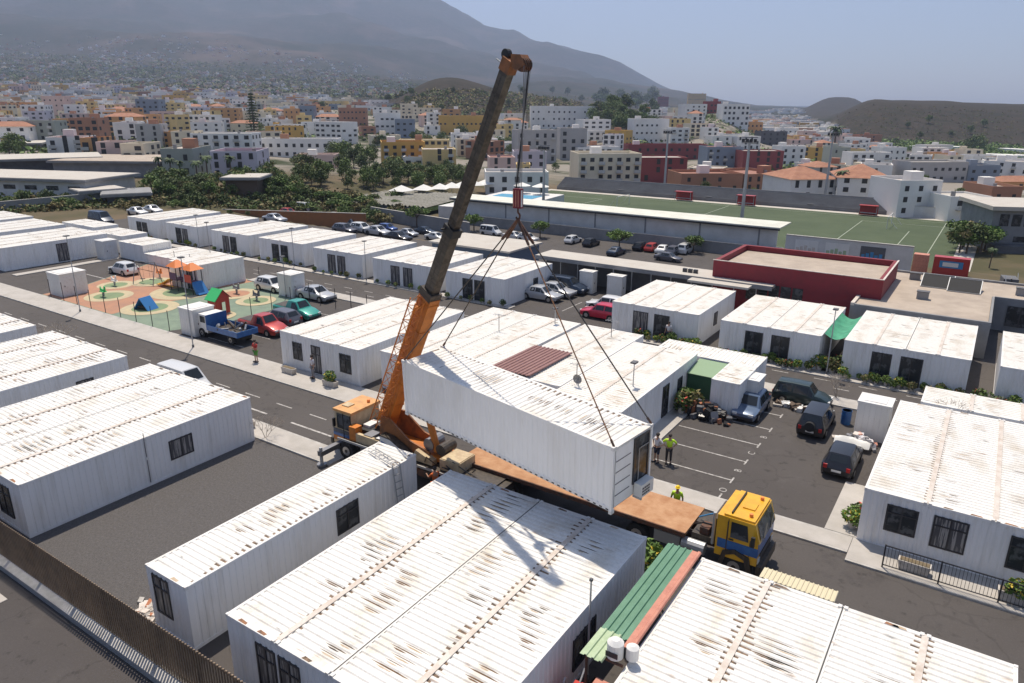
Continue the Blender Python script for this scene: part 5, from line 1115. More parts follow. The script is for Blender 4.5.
t = bx('grey warehouse with wide pale roof behind the far container row under the boom', 'warehouse', 'warehouse', [('wall', [((0, 0, 0), (11, 6.5, 3.0), 'warehouse_blue')]), ('roof', [((-.3, -.3, 3.0), (11.3, 6.8, 3.2), 'canopy_roof')])], (-55.6, 66.6, 0))
# low ochre wall and retaining walls behind the far row
def wall(lab, p, q, z, h, m, th=.3, name='boundary_wall'):
    p = Vector((*p, 0)); q = Vector((*q, 0)); L = (q-p).length
    t = thing(name, lab, 'wall', (p.x, p.y, z), math.atan2((q-p).y, (q-p).x)); MB().box((0, 0, -1), (L, th, h-.1), m).build('wall_body', t); MB().box((-.03, -.04, h-.098), (L, th+.04, h), 'kerb').build('coping', t); return t
def gz(px, py, z): return G(px, py, z)
wall('long ochre earth-coloured wall beyond the far container row', G(185, 210, -2.5), G(366, 223, -4), -4.4, 2.3, 'ochre_wall')
wall('grey boundary wall behind the far left containers', G(-20, 214, 0), G(150, 197, 0), 0, 1.8, 'grey_wall')
wall('long grey retaining wall at the far side of the lower car park', (-94, 119.5), (-24, 119.5), -6, 3.0, 'grey_wall')
wall('pale grey wall before the swimming pool terrace', G(466, 210, -3), G(545, 218, -3), -6, 4.2, 'grey_wall')
wall('grey wall at the left of the lower car park by the round trees', G(470, 236, -5), G(372, 214, -4), -5, 2.6, 'grey_wall')
# grandstand near side
t = thing('grandstand', 'long white football grandstand back with pale flat roof strip', 'grandstand', (-95, 121.2, -6))
MB().box((0, 0, 0), (66, .4, 5.6), 'white_wall').build('wall', t); MB().box((-.5, -.8, 5.9), (66.5, 6.4, 6.1), 'pale_roof').box((-.5, -.82, 5.62), (66.5, -.6, 5.898), 'frame_dark').build('roof', t)
for i in range(7): MB().box((3+10*i, -.1, 2.9), (3.25+10*i, -.01, 5.6), 'grey_wall').build('pillar', t)
MB().box((0, .42, .6), (66, 5.5, 1.2), 'grey_wall').box((0, 2, 1.202), (66, 5.5, 1.9), 'grey_wall').build('terrace', t)
t = thing('stadium_wall', 'white stadium end wall with printed panels right of the grandstand', 'wall', (*G(786, 240, -1.6), -6), 0)
wl = G(786, 240, -1.6); wr = G(914, 252, -1.6); t.location = (wl[0], 119.5, -6)
Lw = 18.0; MB().box((0, 0, 0), (Lw, .35, 5.2), 'white_wall').build('wall_body', t); MB().box((0, -.04, 5.2), (Lw, .4, 5.35), 'kerb').build('coping', t)
for (a, m, m2) in ((1.5, 'box_white', 'strip'), (6, 'box_white', 'green_pale'), (11, 'grey_dark', 'skyblue')):
    o = MB().box((a, -.04, 2.6), (a+3.4, -.005, 4.7), m).build('banner', t); b = MB()
    for i in range(5): b.box((a+.2+.6*i, -.05, 2.9), (a+.65+.6*i, -.042, 3.5+.2*(i % 3)), m2)
    b.build('picture', o)
# pitch
mat('terrace_grey', (.17, .175, .185), .9, col2=(.14, .14, .15), scale=.3)
sheet('pitch_turf', -112, 130.5, -5.0, 190, -5.93, 'pitch'); sheet('pitch_border', -114, 128.4, -2, 193, -5.95, 'canopy_roof')
b = MB()
def fl(x0, y0, x1, y1): b.bar((x0, y0, -5.915), (x1, y1, -5.915), .14, 'line', .01)
PX0, PX1, PY0, PY1 = -106, -9, 134, 187
for a in ((PX0, PY0, PX1, PY0), (PX0, PY1, PX1, PY1), (PX0, PY0, PX0, PY1), (PX1, PY0, PX1, PY1), ((PX0+PX1)/2, PY0, (PX0+PX1)/2, PY1), (PX1-16, 141, PX1-16, 180), (PX1-16, 141, PX1, 141), (PX1-16, 180, PX1, 180), (PX0+16, 141, PX0+16, 180), (PX0+16, 141, PX0, 141), (PX0+16, 180, PX0, 180), (PX1-5.5, 151, PX1-5.5, 170), (PX0+5.5, 151, PX0+5.5, 170)): fl(*a)
n = 40; c0 = ((PX0+PX1)/2, (PY0+PY1)/2)
for i in range(n): fl(c0[0]+9*cos(2*pi*i/n), c0[1]+9*sin(2*pi*i/n), c0[0]+9*cos(2*pi*(i+1)/n), c0[1]+9*sin(2*pi*(i+1)/n))
struct(b.build('pitch_markings'))
def goal(x, y, s, lab):
    t = thing('goal', lab, 'goal', (x, y, -5.93)); MB().cyl((0, -3.6, 0), (0, -3.6, 2.4), .07, 'box_white').cyl((0, 3.6, 0), (0, 3.6, 2.4), .07, 'box_white').cyl((0, -3.6, 2.4), (0, 3.6, 2.4), .07, 'box_white').cyl((0, -3.6, 2.4), (s*2, -3.6, 0), .04, 'box_white').cyl((0, 3.6, 2.4), (s*2, 3.6, 0), .04, 'box_white').build('frame', t)
goal(*G(623, 205, -5.9), -1, 'white goal on the left part of the football pitch'); goal(*G(889, 226, -5.9), 1, 'white goal on the right part of the football pitch')
# back stand with steps
t = thing('concrete_terrace', 'long grey stepped concrete terrace along the back of the football pitch', 'terrace', (-112, 193.3, -6))
b = MB()
for i in range(13): b.box((0, .35*i, 0), (92, .35*i+.348, 1.0+.17*i), 'terrace_grey')
b.build('steps', t); MB().box((0, 4.52, 0), (92, 4.8, 3.4), 'grey_wall').build('back_wall', t)
for i in range(3): MB().box((20+26*i, -.1, 1.2), (21.6+26*i, 4.5, 1.25), 'grey_dark').build('stairway', t)
wall('pale low wall behind the right end of the football pitch', (-18, 193.5), (12, 193.5), -6, 2.6, 'white_wall')
for i, (px, py, w_, h) in enumerate(((626, 192, 4.4, 1.9), (684, 200, 4.6, 2.2), (746, 205, 4.6, 2.4), (868, 215, 4, 2.2))):
    x, y = G(px, py, -5.9); t = thing('dugout', 'red shelter at the back of the football pitch', 'shelter', (x-w_/2, y, -5.9)); MB().box((0, 0, 0), (w_, .2, h), 'red').box((0, -1.5, h), (w_, .3, h+.15), 'red').build('shell', t); MB().box((.1, -1.3, 0), (.2, -1.2, h), 'galv').box((w_-.2, -1.3, 0), (w_-.1, -1.2, h), 'galv').build('post', t); MB().box((.3, -.6, .5), (w_-.3, -.1, .6), 'box_white').build('bench', t)
for (px, py, w_, h, lab) in ((618, 198, 4, 4, 'red entrance box at the left end of the stepped terrace'),):
    pass
for (px, py, w_, h, lab) in ((919, 268, 2.0, 2.8, 'orange-red portable cabin standing upright by the stadium gate'), (950, 271, 4.6, 2.7, 'red gate wall with a pale blue sign right of the stadium')):
    x, y = G(px, py, -4.2); t = thing('red_gatehouse', lab, 'gatehouse', (x-w_/2, y, -5)); MB().box((0, 0, 0), (w_, 1.6, h), 'red' if w_ > 4 else 'salmon').build('wall', t)
    if w_ > 4: MB().box((.8, -.06, 1.2), (w_-.8, -.01, 2.2), 'skyblue').box((1.2, -.08, 1.4), (w_-1.4, -.062, 2.0), 'cloth_white').build('sign_board', t)
x, y = G(675/1, 244, 0)
# floodlight masts
for px, pb, ptop, zb, lab in ((543, 224, 148, -6, 'tall floodlight mast left behind the car park'), (664, 193, 132, -6, 'tall floodlight mast beyond the middle of the pitch'), (739, 245, 141, -6, 'tallest floodlight mast nearest the red building'), (824, 203, 134, -6, 'tall floodlight mast beyond the pitch by the orange roofs')):
    x, y = G(px, pb, zb); hgt = 30
    for k in range(200):
        if PJ(x, y, zb+k*.2)[1] < ptop: hgt = k*.2; break
    t = thing('floodlight_mast', lab, 'floodlight mast', (x, y, zb)); MB().cyl((0, 0, 0), (0, 0, hgt), .38, 'galv', 10, .2).build('mast', t)
    MB().box((-1.4, -.1, hgt-.6), (1.4, .1, hgt-.45), 'grey_wall').box((-1.4, -.1, hgt+.35), (1.4, .1, hgt+.5), 'grey_wall').build('crossbar', t)
    for i in range(4): MB().box((-1.3+.7*i, -.4, hgt-.4), (-.8+.7*i, -.1, hgt+.2), 'frame_dark').build('floodlight', t)
# pool and its terrace
x0, y0 = G(455, 206, -2.5); 
t = thing('swimming_pool', 'bright blue outdoor swimming pool behind the crane boom', 'pool', (x0, y0, -2.6), .12)
MB().box((-3, -2, -4), (13, 30, .2), 'white_wall').build('pool_deck', t); MB().box((-1, 1, .2), (10, 24, .26), 'pool').build('water', t)
for i in range(2): MB().cyl((3+5*i, 27, .2), (3+5*i, 27, 2.4), .06, 'galv').mesh([(3+5*i+2.2*cos(2*pi*k/8), 27+2.2*sin(2*pi*k/8), 2.1) for k in range(8)]+[(3+5*i, 27, 2.9)], [(k, (k+1) % 8, 8) for k in range(8)], 'cloth_white').build('parasol', t)
for i, px in enumerate((402, 424, 440, 452, 463, 474, 486)):
    x, y, z = GT(px, 201-i*1.3, 60); t = thing('tensile_shade', 'white peaked sunshade on posts by the pool garden', 'sunshade', (x, y, z+.3), .2*i); w_ = 2.3
    MB().mesh([(-w_, -w_, 2.3), (w_, -w_, 2.3), (w_, w_, 2.3), (-w_, w_, 2.3), (0, 0, 3.6)], [(0, 1, 4), (1, 2, 4), (2, 3, 4), (3, 0, 4), (3, 2, 1, 0)], 'cloth_white').build('canopy', t); MB().cyl((0, 0, -1), (0, 0, 3.4), .07, 'galv').build('post', t)
# ---------------------------------------------------------------- industrial sheds and greenhouses left
def shed(lab, px0, px1, pyb, h, dep, roofm, wallm, z=None, yaw=0, wins=0, name='industrial_shed', dark=False, over=1.0):
    p = Vector((*G(px0, pyb[0], z or 0), z or 0)); q = Vector((*G(px1, pyb[1], z or 0), z or 0)); L = (q-p).length; a = math.atan2((q-p).y, (q-p).x)
    t = thing(name, lab, 'warehouse', tuple(p), a); MB().box((0, 0, -1), (L, dep, h), wallm).build('wall', t)
    b = MB(); b.box((-over, -over, h+.002), (L+over, dep+over, h+.5), 'grey_wall'); b.box((-over+.2, -over+.2, h+.502), (L+over-.2, dep+over-.2, h+.62), roofm); b.build('roof', t)
    for i in range(wins): MB().box((L*(i+.2)/wins, -.07, h*.5), (L*(i+.75)/wins, -.01, h*.75), 'glass').build('window', t)
    return t
shed('long pale-roofed industrial shed nearest the scrub at far left, strip windows', -60, 88, (194.5, 200), 3.4, 14, 'canopy_roof', 'white_wall', 0, wins=7)
shed('long dark-walled industrial shed second from the front at far left', -60, 97, (179, 173), 3.8, 18, 'canopy_roof', 'grey_dark', 0, over=2)
shed('low grey-green warehouse behind the first two sheds', 55, 160, (177, 178), 3.6, 22, 'beige_roof', 'grey_wall', 0)
shed('small dark warehouse furthest back at the left edge', -60, 42, (161, 159), 5.2, 20, 'canopy_roof', 'grey_dark', -2)
shed('flat white open carport roof right of the long shed', 85, 122, (203, 200), 1.8, 5, 'canopy_roof', 'grey_dark', 0)
shed('grey flat garage roof among scrub left of the palms', 108, 148, (205, 203), 1.5, 8, 'grey_wall', 'grey_dark', 0)
shed('low flat-roofed white shed among the palm trees', 227, 258, (192, 192), 2.6, 8, 'canopy_roof', 'bark', 0)
# ribbed greenhouse
p = G(286, 199, -3.2); q = G(425, 208, -3.2); L = hypot(q[0]-p[0], q[1]-p[1]); a = math.atan2(q[1]-p[1], q[0]-p[0])
t = thing('greenhouse', 'wide low pale greenhouse with many ridged roof bays behind the scrub', 'greenhouse', (*p, -4.3), a); n = 34; b = MB()
for i in range(n):
    x0_, x1_ = L*i/n, L*(i+1)/n; b.mesh([(x0_, 0, 1.1), ((x0_+x1_)/2, 0, 1.5), (x1_, 0, 1.1), (x0_, 25, 1.1), ((x0_+x1_)/2, 25, 1.5), (x1_, 25, 1.1)], [(0, 1, 4, 3), (1, 2, 5, 4)], 'greenhouse')
b.build('roof', t); MB().box((0, .05, 0), (L, .2, 1.08), 'grey_dark').box((.1, .3, 0), (L-.1, 24.9, .9), 'leaf').build('wall', t)
# ---------------------------------------------------------------- trees
def crown(n_cl, rx, ry, rz, leaves, s, m, m2, seed, cz, gaps=.75):
    rd = random.Random(seed); b = MB(); cl = []
    for i in range(n_cl):
        u = rd.random()*2*pi; w_ = rd.uniform(-.7, 1); q = math.sqrt(max(0, 1-w_*w_)); k = rd.uniform(.45, 1)
        cl.append((Vector((rx*k*q*cos(u), ry*k*q*sin(u), rz*k*w_+cz)), rd.uniform(.24, .42)*gaps))
    for c, r in cl:
        mm = m if rd.random() < .65 else m2
        for j in range(leaves):
            d = Vector((rd.gauss(0, 1), rd.gauss(0, 1), rd.gauss(0, .8))); d = d/max(.3, d.length)*rd.uniform(.5, 1.1)
            p = c+Vector((d.x*rx*r, d.y*ry*r, d.z*rz*r)); u = Vector((rd.gauss(0, 1), rd.gauss(0, 1), rd.gauss(0, .5))).normalized(); w_ = u.cross(Vector((rd.gauss(0, 1), rd.gauss(0, 1), rd.gauss(0, 1)))).normalized(); k = s*rd.uniform(.6, 1.4)
            b.face([p-u*k, p+w_*k*.6, p+u*k, p-w_*k*.6], mm)
    return b.data('crown'), cl
def treeproto(kind, seed):
    b = MB()
    if kind == 'broad': cr_, cl = crown(26, 2.7, 2.7, 2.2, 48, .27, 'leaf', 'leaf_bright' if seed % 2 else 'leaf_dry', seed, 3.3, 1.2); th = 2.2
    elif kind == 'round': cr_, cl = crown(26, 2.4, 2.4, 1.3, 55, .22, 'leaf_bright', 'leaf', seed, 3.4, 1.3); th = 2.3
    elif kind == 'dark': cr_, cl = crown(26, 2.5, 2.5, 2.8, 48, .28, 'leaf', 'leaf', seed, 3.7, 1.2); th = 2.4
    elif kind == 'bush': cr_, cl = crown(14, 1.6, 1.6, .9, 36, .2, 'leaf_dry' if seed % 2 else 'leaf', 'leaf', seed, .9, 1.3); th = .5
    b.cyl((0, 0, -.5), (0, 0, th), .22 if kind != 'bush' else .1, 'bark', 7, .14 if kind != 'bush' else .06)
    for c, r in cl[:7]: b.cyl((0, 0, th-.1), c*.9, .09, 'bark', 4, .03)
    return cr_, b.data('trunk')
TP = {k: [treeproto(k, s) for s in range(3)] for k in ('broad', 'round', 'dark', 'bush')}
def palmproto(seed):
    rd = random.Random(seed); b = MB(); b.cyl((0, 0, -.5), (.15, .1, 6.2), .22, 'bark', 7, .16); tr = b.data('trunk'); b = MB()
    for i in range(26):
        a = 2*pi*i/26+rd.uniform(-.1, .1); e0 = rd.uniform(-.2, 1.1); p = Vector((.15, .1, 6.2)); L = rd.uniform(1.8, 2.4); pts = [p]
        for k in range(5): e = e0-.42*k; p = p+Vector((cos(a)*cos(e), sin(a)*cos(e), sin(e)))*L/5; pts.append(p)
        sd = Vector((-sin(a), cos(a), 0))
        for k in range(5):
            w0 = .34*(1-abs(k-1.5)/4); w1 = .34*(1-abs(k-.5)/4.4)
            for s in (-1, 1): b.face([pts[k], pts[k+1], pts[k+1]+sd*s*w1-Vector((0, 0, .12)), pts[k]+sd*s*w0-Vector((0, 0, .12))], 'palm')
    return b.data('crown'), tr
TP['palm'] = [palmproto(s) for s in range(2)]
def conifer():
    rd = random.Random(3); b = MB(); b.cyl((0, 0, -.5), (0, 0, 14), .3, 'bark', 7, .05); tr = b.data('trunk'); b = MB()
    for i in range(15):
        z = 2.2+.82*i; R_ = 2.9*(1-i/16)+.3
        for j in range(9):
            a = 2*pi*j/9+i*.7+rd.uniform(-.15, .15)
            for k in range(14):
                q = rd.uniform(.15, 1); p = Vector((cos(a)*R_*q, sin(a)*R_*q, z-.35*q+rd.gauss(0, .1)))+Vector((rd.gauss(0, .16), rd.gauss(0, .16), 0)); u = Vector((rd.gauss(0, 1), rd.gauss(0, 1), rd.gauss(0, .4))).normalized(); w_ = u.cross(Vector((0, .3, 1))).normalized(); b.face([p-u*.35, p+w_*.2, p+u*.35, p-w_*.2], 'leaf')
    return b.data('crown'), tr
TP['conifer'] = [conifer()]
TN = dict(broad=('broadleaf_tree', 'loose green broadleaf tree'), round=('round_tree', 'trimmed round-headed green tree'), dark=('dark_tree', 'dense dark green tree'), bush=('wild_bush', 'wild scrubby bush'), palm=('palm_tree', 'palm tree'), conifer=('conifer_tree', 'tall dark conifer'))
def tree(kind, lab, x, y, z, s=1):
    cr_, tr = random.choice(TP[kind]); t = thing(TN[kind][0], TN[kind][1]+' '+lab, 'tree' if kind != 'bush' else 'bush', (x, y, z), random.uniform(0, 6), 'trees and bushes round the town'); t.scale = (s*random.uniform(.92, 1.08), s*random.uniform(.92, 1.08), s)
    inst('crown', cr_, t); inst('trunk', tr, t); return t
def treepx(kind, lab, px, py, hpx, dmin=60):
    p = GT(px, py, dmin)
    if not p: return
    hh = {'broad': 5.8, 'round': 4.9, 'dark': 6.9, 'bush': 1.9, 'palm': 7.4, 'conifer': 14.5}[kind]; d = depth(p[0], p[1]); s = hpx*d/F/hh
    tree(kind, lab, p[0], p[1], p[2], s)
for px, py, hp_ in ((619, 250, 20), (693, 253, 18), (540, 238, 17), (417, 227, 20), (474, 231, 17)): treepx('round', 'standing in the lower car park', px, py, hp_)
treepx('broad', 'with wide crown at the right end of the football pitch', 966, 254, 34); treepx('broad', 'with wide crown behind the right end of the pitch', 982, 246, 26); treepx('palm', 'by the yellow house right of the stadium', 989, 268, 22)
treepx('conifer', 'standing above the town rooftops at left', 255, 139, 44)
for px, py, hp_ in ((161, 181, 25), (172, 183, 26), (182, 182, 22), (198, 186, 26), (208, 182, 27), (232, 181, 26)): treepx('palm', 'in the dark row left of centre', px, py, hp_)
for px, py, hp_, lab in ((779, 183, 14, 'in front of the brick-coloured school'), (839, 203, 34, 'in front of the orange-roofed houses'), (833, 160, 34, 'above the valley rooftops'), (877, 208, 17, 'beside the orange-roofed houses'), (700, 163, 8, 'beside the maroon apartment row'),): treepx('palm', lab, px, py, hp_)
rr = random.Random(31)
for (kind, x0, x1, y0, y1, n, h0, h1, lab) in (('dark', 333, 372, 160, 178, 9, 17, 26, 'behind the greenhouse'), ('broad', 370, 440, 172, 184, 12, 12, 20, 'between the greenhouse and yellow flats'), ('broad', 232, 330, 168, 188, 16, 12, 20, 'left behind the greenhouse'), ('dark', 150, 230, 178, 190, 9, 9, 15, 'under the palms'), ('dark', 400, 475, 176, 186, 8, 10, 15, 'behind the pool sunshades'), ('broad', 100, 250, 192, 204, 12, 8, 12, 'on the waste ground at left'), ('bush', 0, 150, 199, 212, 26, 5, 10, 'on the waste ground at left'), ('broad', 150, 300, 184, 200, 44, 12, 19, 'in the green belt before the town'), ('dark', 300, 470, 176, 190, 34, 12, 19, 'in the green belt behind the greenhouse'), ('round', 290, 410, 200, 212, 16, 7, 11, 'in the scrub before the greenhouse'), ('bush', 150, 300, 196, 208, 22, 5, 10, 'on the waste ground at left of centre'), ('bush', 280, 400, 196, 216, 24, 5, 11, 'before the greenhouse'),
        ('dark', 24, 56, 205, 209, 3, 13, 17, 'behind the far left containers'), ('broad', 340, 370, 218, 228, 4, 10, 14, 'at the left of the lower car park'), ('dark', 370, 385, 208, 216, 3, 10, 13, 'at the corner of the lower car park'), ('broad', 355, 430, 132, 150, 9, 8, 12, 'among the town houses left of the boom'), ('dark', 430, 520, 140, 158, 12, 10, 16, 'among the town houses behind the boom'),
        ('dark', 590, 655, 100, 132, 44, 9, 16, 'on the wooded knoll'), ('broad', 592, 650, 104, 134, 18, 8, 13, 'on the wooded knoll'), ('dark', 385, 585, 92, 112, 16, 5, 8, 'on the brown hill'), ('broad', 0, 22, 140, 158, 5, 12, 20, 'by the left frame edge in town'), ('dark', 700, 1010, 150, 200, 14, 8, 14, 'among houses beyond the pitch'), ('dark', 540, 700, 150, 172, 10, 6, 11, 'among the apartment blocks'), ('broad', 60, 330, 105, 150, 22, 6, 10, 'between town rooftops at left'), ('broad', 195, 370, 209, 218, 16, 5, 8, 'before the ochre wall'), ('dark', 880, 1000, 118, 140, 6, 6, 10, 'on the dark cinder hill'), ('dark', 968, 980, 149, 158, 2, 14, 17, 'at the foot of the dark hill'), ('round', 938, 985, 240, 256, 7, 20, 27, 'at the right end of the football pitch'), ('bush', 370, 400, 214, 226, 8, 7, 12, 'at the corner of the lower car park')):
    for i in range(n): treepx(kind, lab, rr.uniform(x0, x1), rr.uniform(y0, y1), rr.uniform(h0, h1), 100)
# scrub carpet
def scrub(name, lab, poly, n, s0, s1, mats, seed, dmin=60):
    rd = random.Random(seed); b = MB()
    xs = [p[0] for p in poly]; ys = [p[1] for p in poly]; c = 0
    while c < n:
        px, py = rd.uniform(min(xs), max(xs)), rd.uniform(min(ys), max(ys)); ins = False; j = len(poly)-1
        for i in range(len(poly)):
            if (poly[i][1] > py) != (poly[j][1] > py) and px < (poly[j][0]-poly[i][0])*(py-poly[i][1])/(poly[j][1]-poly[i][1])+poly[i][0]: ins = not ins
            j = i
        if not ins: continue
        c += 1; p = GT(px, py, dmin)
        if not p: continue
        p = Vector(p); m = rd.choice(mats); R_ = rd.uniform(s0, s1)
        for k in range(16):
            q = p+Vector((rd.gauss(0, R_*.5), rd.gauss(0, R_*.5), abs(rd.gauss(0, R_*.35)))); u = Vector((rd.gauss(0, 1), rd.gauss(0, 1), rd.gauss(0, .6))).normalized(); w_ = u.cross(Vector((rd.gauss(0, 1), rd.gauss(0, 1), 1))).normalized(); k_ = R_*.3*rd.uniform(.6, 1.3)
            b.face([q-u*k_, q+w_*k_*.6, q+u*k_, q-w_*k_*.6], m)
    o = b.build(name); o['kind'] = 'stuff'; o['label'] = lab; return o
scrub('dry_scrub', 'dry green and yellow scrub on waste ground', [(-40, 200), (60, 198), (140, 194), (290, 184), (420, 208), (400, 220), (300, 212), (150, 206), (0, 214), (-40, 216)], 1500, .6, 1.5, ['leaf_dry', 'leaf', 'leaf_dry', 'leaf'], 1)
scrub('hill_scrub', 'low scrub on the brown hill', [(385, 110), (430, 90), (500, 90), (590, 98), (590, 112), (520, 116), (400, 114)], 900, 1.5, 4, ['leaf_dry', 'leaf_dry', 'leaf'], 2, 300)
scrub('banana_fields', 'green plantation strips at the foot of the dark hill', [(860, 139), (1030, 147), (1030, 168), (980, 160), (880, 146)], 900, 2, 4, ['leaf_bright', 'leaf'], 3, 300)
scrub('cinder_scrub', 'sparse dark scrub on the cinder hill', [(800, 128), (870, 104), (1030, 110), (1030, 145), (870, 138)], 700, .8, 1.8, ['bark', 'leaf_dry', 'leaf'], 4, 300)
# ---------------------------------------------------------------- the town
PAL = dict(white=(.82, .80, .76), cream=(.76, .67, .50), yellow=(.72, .54, .24), ochre=(.62, .38, .10), terracotta=(.42, .21, .13), pink=(.68, .50, .44), grey=(.46, .44, .42), blue=(.24, .28, .34), green=(.36, .38, .33), maroon=(.26, .06, .06), orange=(.66, .35, .15), dark=(.12, .12, .13), lilac=(.58, .54, .60))
for k_, c_ in PAL.items(): mat('town_'+k_, c_, .85, col2=tuple(v*.82 for v in c_), scale=.12, mix=(.45, .75), detail=6)
mat('tile', (.36, .17, .10), .85, col2=(.28, .12, .07), scale=.6); mat('roof_pale', (.48, .44, .40), .9, col2=(.36, .31, .27), scale=.3); mat('roof_red', (.33, .16, .11), .9, col2=(.27, .13, .10), scale=.3); mat('win_dark', (.05, .05, .05), .4, spec=.2); mat('railings', (.5, .5, .48), .7)
WM = {}
def wmesh(w_, h):
    k = (w_, h)
    if k not in WM: WM[k] = (MB().box((-w_/2, -.06, 0), (w_/2, .0, h), 'win_dark').data('window'), MB().box((-w_/2-.3, -1.1, -.12), (w_/2+.3, 0, .0), 'roof_pale').box((-w_/2-.3, -1.1, 0), (w_/2+.3, -1.02, .95), 'railings').data('balcony'))
    return WM[k]
ST = ['no', 'one', 'two', 'three', 'four', 'five', 'six', 'seven']
def house(lab, x, y, z, w_, dp, st, col, roof='flat', rz=TH, wins=2, balc=False, sh=3.0, group='buildings of the town', name=None, roofm=None):
    h = st*sh; m = 'town_'+col; t = thing(name or ('apartment_building' if st > 2 else 'town_house'), lab, 'building' if st > 2 else 'house', (x, y, z), rz, group)
    MB().box((-w_/2, 0, -4), (w_/2, dp, h), m).build('wall', t)
    if roof == 'hip':
        MB().mesh([(-w_/2-.5, -.5, h+.01), (w_/2+.5, -.5, h+.01), (w_/2+.5, dp+.5, h+.01), (-w_/2-.5, dp+.5, h+.01), (-w_/2+dp*.35, dp/2, h+dp*.17), (w_/2-dp*.35, dp/2, h+dp*.17)], [(0, 1, 5, 4), (1, 2, 5), (2, 3, 4, 5), (3, 0, 4), (3, 2, 1, 0)], 'tile').build('roof', t)
    else:
        b = MB(); e = .25; b.box((-w_/2+e, e, h), (w_/2-e, dp-e, h+.08), roofm or random.choice(['roof_pale', 'roof_pale', 'roof_red', 'canopy_roof'])); r_o = b.build('roof', t)
        b = MB(); ph = random.choice([.5, .9, .9]); b.box((-w_/2, 0, h+.002), (w_/2, e-.003, h+ph), m); b.box((-w_/2, dp-e+.003, h+.002), (w_/2, dp, h+ph), m); b.box((-w_/2, e, h+.002), (-w_/2+e-.003, dp-e, h+ph), m); b.box((w_/2-e+.003, e, h+.002), (w_/2, dp-e, h+ph), m); b.build('parapet', t)
        if w_ > 7 and random.random() < .75:
            sx = random.uniform(-w_/2+2.2, w_/2-2.5); sy = random.uniform(dp*.35, dp*.7); MB().box((sx-1.6, sy-1.5, h+.08), (sx+1.6, sy+1.5, h+2.6), random.choice([m, 'town_white', 'town_terracotta'])).build('stair_house', t)
        if random.random() < .5: sx = random.uniform(-w_/2+1, w_/2-1); MB().cyl((sx, dp*.3, h+.08), (sx, dp*.3, h+1.3), .5, 'grey_wall', 8).build('water_tank', t)
    if wins:
        ww = random.choice([1.0, 1.3, 1.3, 1.8]) if wins == 2 else random.choice([1.4, 1.9, 2.4]); nW = max(2, int(w_/random.choice([2.8, 3.2, 4.0]))) if wins == 2 else max(2, int(w_/random.choice([3.8, 4.6]))); wm_, bm_ = wmesh(ww, random.choice([1.2, 1.5, 1.9]))
        for s in range(st):
            for i in range(nW):
                if random.random() < .12: continue
                xx = -w_/2+w_*(i+.5)/nW; inst('window', wm_, t, (xx, -.01, s*sh+.95))
                if balc and s and i % 2 == 0: inst('balcony', bm_, t, (xx, -.01, s*sh+.15))
            nD = max(1, int(dp/4))
            for i in range(nD):
                if random.random() < .35: continue
                yy = dp*(i+.5)/nD
                inst('window', wm_, t, (w_/2+.01, yy, s*sh+.95), pi/2)
                if px_left: inst('window', wm_, t, (-w_/2-.01, yy, s*sh+.95), -pi/2)
    return t
px_left = False
OCC = []
def hpx(lab, px0, px1, pyb, pyt, col, st, roof='flat', dp=12, yaw=0, balc=False, wins=2, roofm=None, dmin=120):
    global px_left
    p = GT((px0+px1)/2, pyb, dmin); d = depth(p[0], p[1]); w_ = (px1-px0)*d/F/cos(yaw); hgt = (pyb-pyt)*d/F
    px_left = yaw < -.1
    house(lab, p[0], p[1], p[2], w_, dp, st, col, roof, TH+yaw, wins, balc, sh=hgt/st, roofm=roofm); px_left = False
    OCC.append((px0-3, px1+3, pyt-2, pyb+4))
